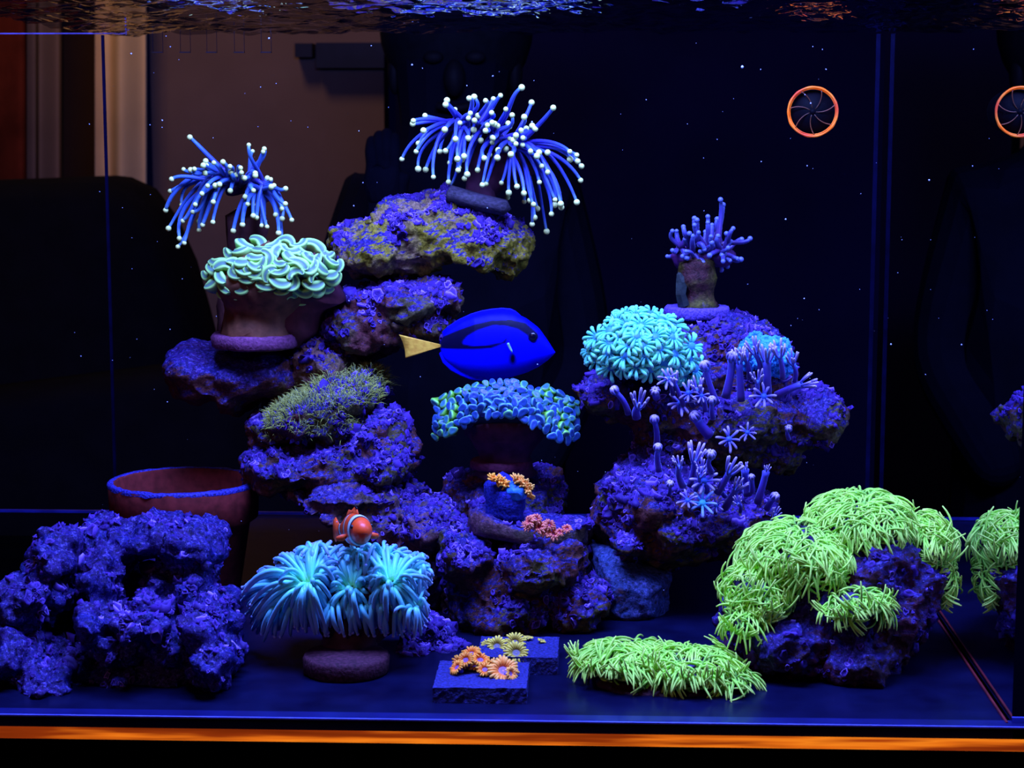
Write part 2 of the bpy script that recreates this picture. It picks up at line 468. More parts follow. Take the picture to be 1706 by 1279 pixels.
# viewer's reflection, built as one skinned dark body, head out at the top of the frame
def person():
    Y = 1.62
    g = lambda x, y, d=0.0: P(x, y, Y + d)
    J = {'pel': (765, 980, .16), 'waist': (765, 800, .15), 'chest': (765, 560, .17), 'up': (762, 390, .13), 'neck': (758, 268, .062), 'jaw': (755, 190, .075),
         'face': (757, 100, .092), 'crown': (760, 0, .075),
         'shl': (612, 352, .072), 'ell': (560, 600, .05), 'wrl': (650, 400, .036), 'shr': (915, 345, .072), 'elr': (965, 600, .05), 'wrr': (880, 800, .035),
         'hpl': (690, 1080, .10), 'knl': (690, 1500, .07), 'anl': (690, 2000, .045), 'hpr': (840, 1080, .10), 'knr': (840, 1500, .07), 'anr': (840, 2000, .045)}
    dep = {'ell': -.12, 'wrl': -.26, 'wrr': -.15}
    names = list(J)
    V = [g(J[k][0], J[k][1], dep.get(k, 0)) for k in names]
    E = [('pel', 'waist'), ('waist', 'chest'), ('chest', 'up'), ('up', 'neck'), ('neck', 'jaw'), ('jaw', 'face'), ('face', 'crown'), ('up', 'shl'), ('shl', 'ell'), ('ell', 'wrl'),
         ('up', 'shr'), ('shr', 'elr'), ('elr', 'wrr'), ('pel', 'hpl'), ('hpl', 'knl'), ('knl', 'anl'), ('pel', 'hpr'), ('hpr', 'knr'), ('knr', 'anr')]
    R = [J[k][2] for k in names]
    # raised hand: palm and five fingers
    hx = [(648, 345, -.27, .024), (640, 300, -.28, .026)]
    base = len(V)
    V += [g(x, y, d) for x, y, d, r in hx]; R += [h[3] for h in hx]
    Ei = [(names.index(a), names.index(b)) for a, b in E] + [(names.index('wrl'), base), (base, base + 1)]
    for k, (fx, ln) in enumerate(((622, 46), (634, 56), (646, 60), (658, 52))):
        i = len(V)
        V += [g(fx, 275, -.285), g(fx - 3, 275 - ln * .55, -.29), g(fx - 1, 275 - ln, -.275)]; R += [.0095, .009, .0075]
        Ei += [(base + 1, i), (i, i + 1), (i + 1, i + 2)]
    i = len(V)
    V += [g(664, 315, -.28), g(674, 285, -.285)]; R += [.011, .009]
    Ei += [(base, i), (i, i + 1)]
    root = empty('person', P(765, 2030, Y), 'reflected viewer as a dark silhouette, built behind the tank, one hand raised', 'person')
    V = np.array(V) - WLOC[root.name]
    me = bpy.data.meshes.new('body'); me.from_pydata(V.tolist(), Ei, [])
    o = bpy.data.objects.new('body', me); COL.objects.link(o)
    sk = o.modifiers.new('skin', 'SKIN')
    for v, r in zip(me.skin_vertices[0].data, R): v.radius = (r, r)
    me.skin_vertices[0].data[0].use_root = True
    sub = o.modifiers.new('sub', 'SUBSURF'); sub.levels = sub.render_levels = 2
    dg = bpy.context.evaluated_depsgraph_get()
    m2 = bpy.data.meshes.new_from_object(o.evaluated_get(dg)); o.modifiers.clear(); o.data = m2
    m2.materials.clear(); m2.materials.append(plain('silhouette_clothes', (0.003, 0.003, 0.008), 0.9, 0.05, 0.2, 20, 0.1))  # silhouette darkness put into the clothes, skin and hair colours
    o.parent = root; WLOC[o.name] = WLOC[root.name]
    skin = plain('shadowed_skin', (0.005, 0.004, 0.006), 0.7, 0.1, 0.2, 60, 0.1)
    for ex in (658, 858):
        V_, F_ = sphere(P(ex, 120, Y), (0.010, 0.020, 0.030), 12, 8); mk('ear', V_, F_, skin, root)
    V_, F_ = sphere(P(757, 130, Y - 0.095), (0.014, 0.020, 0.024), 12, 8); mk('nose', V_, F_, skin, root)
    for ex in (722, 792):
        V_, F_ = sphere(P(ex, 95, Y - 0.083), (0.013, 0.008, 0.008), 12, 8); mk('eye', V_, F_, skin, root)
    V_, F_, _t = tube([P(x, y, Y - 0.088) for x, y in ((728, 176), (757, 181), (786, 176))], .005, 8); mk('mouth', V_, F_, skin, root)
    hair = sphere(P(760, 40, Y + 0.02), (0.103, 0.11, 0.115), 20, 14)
    mk('hair', hair[0], hair[1], plain('silhouette_hair', (0.003, 0.003, 0.006), 0.8, 0.1, 0.3, 60, 0.3), root)
person()

# ------------------------------------------------------------------ overflow fittings along the top
acr = plain('acrylic_edge', (0.06, 0.045, 0.14), 0.2, 0.5, 0.5, 60, 0.1)
ob = empty('acrylic_box', P(100, 57, 0.50), 'clear acrylic box with violet edges hanging at the water line above the curtain', 'acrylic box')
a_, b_ = P(-60, 56, 0.505), P(210, 58, 0.505)
V, F = box(((a_[0] + b_[0]) / 2, 0.505, a_[2]), (b_[0] - a_[0], 0.0012, 0.0010)); mk('bottom_edge', V, F, acr, ob, smooth=False)
V, F = box((b_[0], 0.505, (b_[2] + 0.395) / 2), (0.0010, 0.0012, 0.395 - b_[2])); mk('side_edge', V, F, acr, ob, smooth=False)
V, F = box(((a_[0] + b_[0]) / 2, 0.508, (b_[2] + 0.395) / 2), (b_[0] - a_[0], 0.002, 0.395 - b_[2])); mk('clear_panel', V, F, GL, ob, smooth=False)
M_slot = plain('weir_tooth', (0.012, 0.006, 0.010), 0.3, 0.5, 0.5, 80, 0.2)
wr = empty('overflow_weir', P(352, 60, 0.515), 'faint comb of five clear slots hanging below the water line', 'overflow weir')
for x_ in (262, 308, 352, 398, 443):
    mb = MB()
    for (x0, y0, x1, y1) in ((x_ - 9, 20, x_ - 7.5, 88), (x_ + 7.5, 20, x_ + 9, 88), (x_ - 9, 86, x_ + 9, 88)):
        V, F = rect(x0, y0, x1, y1, 0.515, 0.002); mb.add(V, F)
    V, F, T = mb.get(); mk('slot', V, F, M_slot, wr, smooth=False)

# ------------------------------------------------------------------ rocks
ROCKS = {}
def tex(kind, size, depth=2):
    tx = bpy.data.textures.new('relief', kind)
    tx.noise_scale = size
    if kind == 'CLOUDS': tx.noise_depth = depth
    return tx

def rock(name, label, Y, polys=(), blobs=(), mat=None, voxel=0.0018, disp=((0.030, 0.010), (0.010, 0.0045), (0.0035, 0.0018)), vor=(0.012, 0.004), crust=0, crust_mat=None, crust_up=0.1, crust_size=0.0019, root=None):
    mb = MB()
    for pts, y, D in polys:
        pts = np.array(pts, float); c = pts.mean(0); n = len(pts)
        prof = ((-1.0, .42), (-.85, .68), (-.5, .92), (0, 1.0), (.5, .93), (.85, .7), (1.0, .42))
        V = []
        for d, s in prof:
            q = c + (pts - c) * s
            V += [P(px, py, y) + np.array([0, d * D, 0]) for px, py in q]
        F = []
        for k in range(len(prof) - 1):
            for j in range(n):
                F.append((k * n + j, k * n + (j + 1) % n, (k + 1) * n + (j + 1) % n, (k + 1) * n + j))
        F.append(tuple(range(n))[::-1]); F.append(tuple(range((len(prof) - 1) * n, len(prof) * n)))
        mb.add(np.array(V), F)
    for px, py, rx, ry, y, D in blobs:
        s = S(y)
        V, F = sphere(P(px, py, y), (rx * s, D, ry * s), 20, 14); mb.add(V, F)
    V, F, _ = mb.get()
    wl = np.array([V[:, 0].mean(), V[:, 1].mean(), V[:, 2].min()])
    me = bpy.data.meshes.new(name); me.from_pydata((V - wl).tolist(), [], F)
    o = bpy.data.objects.new(name, me); COL.objects.link(o); o.location = wl
    rm = o.modifiers.new('remesh', 'REMESH'); rm.mode = 'VOXEL'; rm.voxel_size = voxel
    s_ = o.modifiers.new('smooth', 'SMOOTH'); s_.iterations = 4; s_.factor = 0.5
    for size, st in disp:
        dm = o.modifiers.new('d', 'DISPLACE'); dm.texture = tex('CLOUDS', size, 3); dm.texture_coords = 'GLOBAL'; dm.strength = st * 2; dm.mid_level = 0.5
    if vor:
        dm = o.modifiers.new('v', 'DISPLACE'); dm.texture = tex('VORONOI', vor[0]); dm.texture_coords = 'GLOBAL'; dm.strength = -vor[1]; dm.mid_level = 0.3
    bpy.context.view_layer.update()
    dg = bpy.context.evaluated_depsgraph_get()
    m2 = bpy.data.meshes.new_from_object(o.evaluated_get(dg)); o.modifiers.clear(); o.data = m2; m2.name = name
    m2.polygons.foreach_set('use_smooth', np.ones(len(m2.polygons), bool))
    m2.materials.clear(); m2.materials.append(mat)
    WLOC[o.name] = wl
    if root is not None:
        o.parent = root; o.location = wl - WLOC[root.name]
    else:
        tag(o, label, 'rock')
    if crust:
        add_crust(o, crust, crust_mat, crust_up, crust_size)
    return o

def face_data(o):
    me = o.data; n = len(me.polygons)
    c = np.empty(n * 3); nn = np.empty(n * 3)
    me.polygons.foreach_get('center', c); me.polygons.foreach_get('normal', nn)
    return c.reshape(-1, 3) + WLOC[o.name], nn.reshape(-1, 3)

def frames(nrm, spin):
    a = np.where(np.abs(nrm[:, 2:3]) < 0.9, np.array([[0, 0, 1.0]]), np.array([[1.0, 0, 0]]))
    u = np.cross(nrm, a); u /= np.linalg.norm(u, axis=1)[:, None] + 1e-9
    w = np.cross(nrm, u)
    cs, sn = np.cos(spin)[:, None], np.sin(spin)[:, None]
    return u * cs + w * sn, -u * sn + w * cs

def add_crust(o, count, mat, up, size):
    """Coralline plates: tiny ruffled shelves with raised rims in clusters on the rock, joined as one part."""
    c, n = face_data(o)
    f = np.array([mnoise.noise(Vector(p) * 34.0) + .5 * mnoise.noise(Vector(p) * 90.0) for p in c])
    score = f + n[:, 2] * 0.50 - n[:, 1] * 0.12
    ok = np.where(score > up)[0]
    if len(ok) == 0: return
    pick = rng.choice(ok, min(count, len(ok)), replace=False)
    seg = 8; K = len(pick)
    ang = np.arange(seg) * 2 * PI / seg
    u, w = frames(n[pick] + rng.normal(0, .25, (K, 3)), rng.uniform(0, 6.28, K))
    nn = n[pick]
    sz = size * rng.uniform(.45, 1.3, K) * np.where(rng.random(K) < .06, 1.8, 1.0)
    k1 = rng.integers(2, 5, K)[:, None]; ph = rng.uniform(0, 6, K)[:, None]
    ruff = 1 + .30 * np.sin(ang[None] * k1 + ph) + rng.normal(0, .14, (K, seg))
    V = np.empty((K, 3 * seg + 1, 3)); T = np.empty((K, 3 * seg + 1))
    lum = (.22 + .80 * rng.random(K) ** 1.7)[:, None]
    for a, (r, h, t) in enumerate(((.55, .35, .25), (.98, .80, 1.0), (1.0, -.6, .1))):
        rr = sz[:, None] * r * ruff
        hh = sz[:, None] * (h + (rng.normal(0, .22, (K, seg)) if t > .5 else 0))
        V[:, a * seg:(a + 1) * seg] = c[pick][:, None] + (np.cos(ang) * rr)[..., None] * u[:, None] + (np.sin(ang) * rr)[..., None] * w[:, None] * .75 + hh[..., None] * nn[:, None]
        T[:, a * seg:(a + 1) * seg] = t * lum
    V[:, -1] = c[pick] + nn * sz[:, None] * .25; T[:, -1] = .12
    base = []
    for a in range(2):
        for j in range(seg):
            j2 = (j + 1) % seg
            base.append((a * seg + j, (a + 1) * seg + j, (a + 1) * seg + j2, a * seg + j2))
    for j in range(seg): base.append((3 * seg, j, (j + 1) % seg))
    F = [tuple(q + i * (3 * seg + 1) for q in f_) for i in range(K) for f_ in base]
    p = mk('coralline_crust', V.reshape(-1, 3), F, mat, o, t=T.ravel())
    tag(p, kind='stuff')

M_crust = tissue('coralline_plate', [(0.0, (0.02, 0.008, 0.09)), (0.3, (0.045, 0.016, 0.18)), (0.65, (0.085, 0.030, 0.30)), (1.0, (0.46, 0.28, 0.88))], 0.6, 0.15, 0.0, rnd=0.0, bscale=1500, bstr=0.4)
M_rock = rock_mat('live_rock', 0.40, 0.34)
M_rock_br = rock_mat('brown_live_rock', 0.30, 0.34, brown=(0.13, 0.035, 0.035), olive=(0.11, 0.085, 0.03))
M_rock_gr = rock_mat('olive_live_rock', 0.30, 0.34, brown=(0.28, 0.17, 0.08), olive=(0.28, 0.22, 0.015), olive_amt=0.75)
M_rock_bl = rock_mat('blue_live_rock', 0.66, 0.05, violet=(0.040, 0.012, 0.13), blue=(0.007, 0.010, 0.16), olive_amt=0.0, brown=(0.035, 0.010, 0.02))

rock('live_rock', 'wide arched rock ledge with olive patches under the topmost torch coral', .37,
     [([(536, 412), (545, 380), (570, 366), (600, 368), (625, 375), (632, 345), (680, 328), (740, 316), (800, 325), (842, 345), (862, 365), (890, 400), (885, 430), (860, 465), (838, 462), (815, 445), (795, 425), (765, 415), (745, 430), (728, 448), (700, 460), (650, 466), (600, 462), (565, 440)], .37, .05)],
     [(630, 420, 80, 44, .355, .045), (700, 385, 90, 60, .37, .05), (830, 405, 50, 45, .37, .04)], M_rock_gr, crust=1056, crust_mat=M_crust, crust_up=0.62)
rock('live_rock', 'crusted purple rock ledge above the tail of the blue fish', .36,
     [([(560, 500), (600, 470), (650, 460), (700, 468), (770, 475), (768, 510), (745, 540), (735, 575), (680, 560), (655, 575), (630, 590), (600, 600), (550, 590), (520, 560), (525, 520)], .35, .05)],
     [(690, 500, 85, 36, .335, .05), (590, 550, 60, 40, .345, .05), (715, 535, 40, 34, .335, .04)], M_rock_br, crust=1056, crust_mat=M_crust, crust_up=0.36)
rock('live_rock', 'brown rock column beside the disc foot of the pale green hammer coral', .37,
     [([(480, 560), (560, 545), (605, 590), (602, 612), (640, 645), (600, 665), (520, 665), (480, 640), (465, 600)], .345, .045)], [(545, 600, 55, 55, .335, .04)], rock_mat('tan_rock', 0.26, 0.30, brown=(0.20, 0.09, 0.065), olive=(0.18, 0.11, 0.05)), crust=224, crust_mat=M_crust, crust_up=0.42)
rock('live_rock', 'smooth dark purple rock shelf jutting out below the pale green hammer coral', .34,
     [([(278, 620), (290, 590), (325, 570), (380, 575), (450, 580), (520, 575), (530, 620), (480, 660), (430, 665), (405, 692), (372, 690), (370, 665), (330, 668), (295, 655)], .34, .05)],
     [(320, 612, 42, 38, .33, .04), (395, 620, 50, 42, .33, .045), (460, 625, 60, 40, .34, .045)], rock_mat('smooth_purple_rock', 0.5, 0.3, violet=(0.05, 0.012, 0.12), blue=(0.018, 0.014, 0.16), spark=0.1, olive_amt=0.1), disp=((0.03, 0.008), (0.012, 0.002)), vor=None)
ALG = rock('live_rock', 'rock shelf covered with green hair algae above the lower ledge', .31,
     [([(410, 705), (440, 680), (490, 650), (560, 625), (620, 620), (640, 640), (632, 665), (610, 685), (620, 715), (560, 735), (480, 742), (430, 735)], .32, .055)], [(520, 700, 100, 38, .32, .06)], M_rock, crust=640, crust_mat=M_crust, crust_up=0.27)
rock('live_rock', 'rough rock ledge leaning out over the rim of the terracotta pot', .31,
     [([(398, 790), (410, 755), (445, 735), (520, 725), (600, 722), (632, 680), (665, 680), (688, 720), (690, 750), (685, 785), (660, 812), (600, 805), (560, 805), (520, 818), (480, 830), (455, 810), (420, 808)], .31, .055)],
     [(640, 770, 48, 40, .29, .05), (500, 775, 90, 34, .30, .055)], M_rock, crust=960, crust_mat=M_crust, crust_up=0.22)
rock('live_rock', 'sloping bluish rock arch behind the clownfish', .31,
     [([(470, 810), (560, 795), (660, 795), (710, 830), (780, 840), (790, 890), (745, 905), (735, 985), (740, 1045), (690, 1050), (695, 990), (685, 930), (670, 895), (640, 900), (600, 865), (570, 845), (555, 860), (525, 830)], .285, .05)],
     [(725, 870, 55, 45, .255, .05), (715, 960, 35, 60, .25, .04), (590, 825, 90, 26, .262, .03)], rock_mat('mauve_rock', 0.34, 0.34, brown=(0.17, 0.07, 0.09), olive=(0.12, 0.08, 0.05), violet=(0.07, 0.035, 0.22)), crust=704, crust_mat=M_crust, crust_up=0.28)
rock('live_rock', 'broad brown rock at the foot of the frogspawn coral', .29,
     [([(735, 830), (750, 800), (790, 785), (940, 790), (943, 840), (930, 862), (800, 868), (745, 860)], .30, .045)], (), M_rock, crust=288, crust_mat=M_crust, crust_up=0.34)
rock('rock_slab', 'tilted flat rock slab carrying the blue plug and pink polyps', .20,
     [([(778, 852), (792, 836), (870, 856), (985, 868), (980, 902), (900, 910), (830, 894), (780, 884)], .205, .028)], (), rock_mat('mauve_slab', 0.30, 0.36, violet=(0.05, 0.025, 0.20), brown=(0.13, 0.05, 0.07), olive=(0.10, 0.06, 0.04)), disp=((0.02, 0.002), (0.006, 0.0012)), vor=None, crust=50, crust_mat=M_crust, crust_up=.55)
rock('live_rock', 'large round brown and purple rock in the centre of the tank floor', .24,
     [([(735, 910), (760, 885), (830, 880), (900, 895), (985, 870), (990, 920), (985, 975), (970, 1010), (930, 1040), (900, 1050), (760, 1054), (738, 1042), (732, 960)], .235, .062)],
     [(780, 920, 48, 40, .20, .045), (900, 930, 70, 45, .20, .05), (850, 1000, 100, 50, .215, .055)], M_rock, crust=1056, crust_mat=M_crust, crust_up=0.34)
rock('live_rock', 'small pale rock foot poking out in front of the large round rock', .19,
     [([(885, 1000), (930, 985), (985, 960), (1015, 965), (1025, 1000), (985, 1045), (945, 1062), (915, 1050)], .20, .028)], (), M_rock, crust=192, crust_mat=M_crust, crust_up=0.32)
rock('rock_slab', 'angular blue-grey rock slab between the large round rock and green mat', .25,
     [([(985, 905), (1050, 908), (1116, 945), (1112, 1018), (1060, 1035), (1015, 1042), (985, 1005)], .25, .045)], (), rock_mat('grey_blue_slab', 0.6, 0.2, violet=(0.05, 0.06, 0.18), blue=(0.04, 0.08, 0.26), brown=(0.16, 0.08, 0.09), olive=(0.16, 0.13, 0.06)), disp=((0.02, 0.004), (0.006, 0.0015)), vor=None)
LOWER = rock('live_rock', 'knobbly purple rock with sprouting clove polyps and an olive underside', .27,
     [([(980, 870), (985, 830), (1010, 790), (1050, 760), (1090, 740), (1130, 765), (1170, 775), (1250, 820), (1295, 835), (1290, 860), (1255, 895), (1200, 925), (1120, 940), (1060, 930), (1000, 910)], .27, .055)],
     [(1080, 830, 80, 70, .26, .06), (1180, 860, 90, 50, .26, .055), (1050, 900, 40, 30, .225, .03), (1120, 890, 36, 36, .22, .03)], M_rock, crust=1280, crust_mat=M_crust, crust_up=0.17)
rock('live_rock', 'large overhanging rock carrying the turquoise flower coral and disc plug', .31,
     [([(960, 650), (985, 632), (1050, 620), (1090, 525), (1160, 512), (1250, 522), (1300, 555), (1320, 600), (1330, 645), (1400, 685), (1395, 715), (1385, 732), (1345, 745), (1335, 775), (1310, 780), (1290, 765), (1250, 768), (1190, 775), (1110, 755), (1085, 755), (1045, 785), (1055, 730), (1045, 695), (990, 685)], .32, .06)],
     [(1230, 690, 110, 60, .30, .06), (1360, 690, 42, 40, .29, .045), (1220, 570, 80, 45, .31, .05), (1010, 655, 50, 30, .29, .04), (1100, 690, 60, 60, .31, .05)], M_rock, crust=1344, crust_mat=M_crust, crust_up=0.24)

LP = [(95, 925, 40, 42), (125, 950, 42, 45), (60, 985, 50, 45), (115, 985, 36, 30), (185, 905, 60, 42), (260, 890, 75, 34), (320, 905, 48, 40), (330, 960, 36, 50), (180, 955, 40, 52), (275, 985, 42, 52), (245, 1030, 48, 40),
      (30, 1090, 42, 52), (110, 1085, 56, 42), (95, 1125, 60, 34), (170, 1020, 30, 34), (205, 1065, 52, 34), (300, 1060, 62, 48), (355, 1040, 42, 52), (365, 1095, 38, 46), (290, 1115, 68, 40), (205, 1125, 70, 32), (25, 1030, 34, 40)]
r_ = np.random.default_rng(3)
rock('live_rock', 'big cavernous blue live rock pile in front of the terracotta pot', .13, (),
     [(x, y, a, b, float(np.clip(.06 + (1150 - y) / 1150 * .32 + r_.uniform(-.025, .025), .05, .2)), .030 + r_.uniform(0, .02)) for x, y, a, b in LP] + [(200, 1050, 170, 90, .17, .05), (190, 960, 120, 60, .19, .045)],
     M_rock_bl, disp=((0.035, 0.011), (0.012, 0.006), (0.004, 0.002)), vor=(0.016, 0.006), crust=1344, crust_mat=M_crust, crust_up=0.27, voxel=.0019)
GROCK = rock('live_rock', 'dark purple and red rock under the green star polyps', .14,
     [([(1200, 1040), (1210, 1000), (1250, 955), (1330, 905), (1420, 890), (1500, 890), (1570, 940), (1555, 1000), (1530, 1040), (1500, 1080), (1480, 1140), (1400, 1155), (1290, 1152), (1240, 1140), (1212, 1090)], .15, .07)],
     [(1300, 1060, 80, 60, .11, .05), (1420, 1080, 80, 60, .11, .05), (1440, 930, 90, 60, .15, .06)], rock_mat('wine_rock', 0.45, 0.15, violet=(0.04, 0.014, 0.14), blue=(0.012, 0.014, 0.17), brown=(0.06, 0.010, 0.025), olive=(0.05, 0.02, 0.02)), crust=512, crust_mat=M_crust, crust_up=0.22)
rock('live_rock', 'small blue boulder resting beside the green star polyp rock', .14,
     (), [(1522, 1025, 28, 24, .13, .012), (1500, 1045, 22, 18, .13, .012), (1528, 1042, 20, 20, .135, .012)], M_rock_bl, voxel=.0013, disp=((0.01, 0.003), (0.004, 0.0015)), vor=None, crust=224, crust_mat=M_crust, crust_up=0.02, crust_size=.002)
rock('live_rock', 'jagged blue rock chips at the foot of the blue tentacle coral', .12,
     (), [(715, 1060, 40, 30, .15, .016), (745, 1080, 30, 14, .14, .014), (690, 1085, 26, 10, .13, .012)], M_rock_bl, voxel=.0013, disp=((0.012, 0.004), (0.004, 0.002)), vor=None, crust=192, crust_mat=M_crust, crust_up=0.02, crust_size=.0022)

# hair algae on its shelf
def hair(o, cond, count, L0, name, mat):
    c, n = face_data(o)
    ok = np.where(cond(c, n))[0]
    pk = rng.choice(ok, min(count, len(ok)), replace=False)
    V, F, T = [], [], []
    for q, k in enumerate(pk):
        d = n[k] * .6 + np.array([0, -.25, .55]) + rng.normal(0, .35, 3); d /= np.linalg.norm(d)
        L = L0 * rng.uniform(.5, 1.3); s = np.cross(d, [0.3, 1, 0.2]); s /= np.linalg.norm(s); w_ = np.cross(d, s)
        r = .00028
        b = len(V)
        mid = c[k] + d * L * .55; tip = c[k] + d * L + np.array([0, 0, -.25 * L])
        for ctr, rr in ((c[k], r), (mid, r * .8)):
            for a in (0, 2.09, 4.19): V.append(ctr + rr * (math.cos(a) * s + math.sin(a) * w_))
        V.append(tip); T += [0, 0, 0, .6, .6, .6, 1]
        F += [(b, b + 1, b + 4, b + 3), (b + 1, b + 2, b + 5, b + 4), (b + 2, b, b + 3, b + 5), (b + 3, b + 4, b + 6), (b + 4, b + 5, b + 6), (b + 5, b + 3, b + 6)]
    p = mk(name, V, F, mat, o, t=T); tag(p, kind='stuff'); return p
M_hair = tissue('hair_algae', [(0, (0.05, 0.06, 0.02)), (0.5, (0.30, 0.32, 0.03)), (1, (0.60, 0.64, 0.12))], 0.7, 0.1, 0.3, (0.6, 0.8, 0.7), rnd=0.0)
c5 = P(540, 680, .30)
hair(ALG, lambda c, n: (n[:, 2] > -0.05) & (c[:, 2] > P(0, 722, .3)[2]) & (c[:, 0] > P(440, 0, .3)[0]), 6500, .0095, 'hair_algae', M_hair)

# ------------------------------------------------------------------ terracotta pot
pc = P(306, 800, .29)
pr = 128 * S(.29)
ph = pc[2]
prof = [(0.0, 0.0), (pr * .70, 0.0), (pr * .74, 0.002), (pr * .87, ph * .60), (pr * .90, ph * .62), (pr * .98, ph * .66), (pr * 1.0, ph * .985), (pr * .985, ph), (pr * .91, ph), (pr * .895, ph * .985), (pr * .86, ph * .6), (pr * .66, 0.006), (0.0, 0.006)]
V, F = lathe((pc[0], pc[1], 0), prof, 64)
M_terra = plain('terracotta', (0.13, 0.014, 0.012), 0.8, 0.15, 0.35, 160, 0.4, 0.0006)
pot = empty('terracotta_pot', (pc[0], pc[1], 0), 'red-brown terracotta flower pot standing behind the blue rock pile', 'pot')
mk('pot_body', V, F, M_terra, pot)
V, F = lathe((pc[0], pc[1], 0), [(pr * 1.0, ph * .965), (pr * 1.006, ph * .99), (pr * .985, ph * 1.006), (pr * .93, ph * 1.006), (pr * .905, ph * .99), (pr * .905, ph * .96), (pr * 1.0, ph * .965)], 64)
V = V + np.array([[mnoise.noise(Vector(v) * 500) * .0008] * 3 for v in V])
o = mk('blue_lit_rim', V, F, plain('painted_blue_light', (0.022, 0.020, 0.24), 0.6, 0.3, 0.9, 700, 0.9, 0.001), pot); o['label'] = 'rim with the overhead blue light painted on'  # blue lamplight on the rim put into its colour

# ------------------------------------------------------------------ torch corals
def torch(name, label, tips, region, cores, Y, mat, tipmat, rt, rtip, base_fn=None, droop=0.3, spreadR=160, extra=0, disc_r=60, disc_mat=None, curl=0.12):
    """One tentacle for each tip seen in the photo; roots spread over the mouth discs, tips spread in depth around the head."""
    x0, y0, sc = region
    cw = [P(x0 + cx / sc, y0 + cy / sc, Y) for cx, cy in cores]
    root = empty(name, base_fn if base_fn is not None else cw[0] - np.array([0, 0, .05]), label, 'coral')
    m_tip = mesh_data('tip', *sphere((0, 0, 0), (1, 1, 1), 10, 7), mats=tipmat)
    s = S(Y)
    tips = [(x, y, 0) for x, y in tips]
    for _ in range(extra):   # short tentacles over the mouth, pointing at the viewer
        k = rng.integers(len(cores) - 1); u = rng.random()
        cx = cores[k][0] * (1 - u) + cores[k + 1][0] * u; cy = cores[k][1] * (1 - u) + cores[k + 1][1] * u
        a = rng.uniform(0, 2 * PI); q = disc_r * rng.uniform(.5, 2.2)
        tips.append((cx + q * math.cos(a), cy + q * .8 * math.sin(a), 1))
    for zx, zy, ex in tips:
        px, py = x0 + zx / sc, y0 + zy / sc
        q = np.array([zx, zy], float); best = None
        for i in range(max(1, len(cores) - 1)):
            a = np.array(cores[i], float); b = np.array(cores[min(i + 1, len(cores) - 1)], float)
            u = 0 if (b == a).all() else np.clip(np.dot(q - a, b - a) / np.dot(b - a, b - a), 0, 1)
            r = a + (b - a) * u; d = np.linalg.norm(q - r)
            if best is None or d < best[0]: best = (d, r)
        d2 = best[0] / sc
        rp = best[1] + rng.normal(0, disc_r * .55, 2) * [1, .6]
        R = spreadR
        front = ex or rng.random() < .72
        dz = math.sqrt(max(0.05, 1 - (min(d2, R) / R) ** 2)) * R * s * rng.uniform(.25, .7)
        dY = -dz if front else dz * .7
        tip = P(px, py, Y + dY)
        r0 = P(x0 + rp[0] / sc, y0 + rp[1] / sc, Y + dY * .15)
        L = np.linalg.norm(tip - r0)
        if L < .006: continue
        hd = tip - r0
        up = np.array([0, 0, 1.0])
        below = np.clip(-hd[2] / L, 0, 1)
        lift = L * droop * (.45 + .9 * below) * rng.uniform(.6, 1.3)
        side = np.cross(hd / L, rng.normal(0, 1, 3)); side = side / (np.linalg.norm(side) + 1e-9) * L * curl * rng.normal(0, 1)
        out = np.array([hd[0], hd[1], 0.0])
        p1 = r0 + hd * .15 + out * .25 + up * lift + side
        p2 = r0 + hd * .70 + out * .15 + up * lift * .55 - side * 1.2
        pts = bez(r0, p1, p2, tip, 18)
        rad = rt * np.interp(np.linspace(0, 1, 18), [0, .12, .6, 1], [1.25, 1.1, .95, .70]) * rng.uniform(.85, 1.12)
        V, F, t = tube(pts, rad, 8)
        o = mk('tentacle', V, F, mat, root, t=t, origin=r0)
        place('tip', m_tip, o, tip, None, 0, rtip * rng.uniform(.85, 1.15))
    if disc_mat is not None:
        for k, c in enumerate(cw):
            V, F = sphere(c + np.array([0, .004, -.004]), (disc_r * 1.25 / sc * s, .012, disc_r * .9 / sc * s), 18, 12)
            V = V + np.array([[mnoise.noise(Vector(v) * 150) * .002] * 3 for v in V])
            mk('oral_disc', V, F, disc_mat, root)
    return root, cw

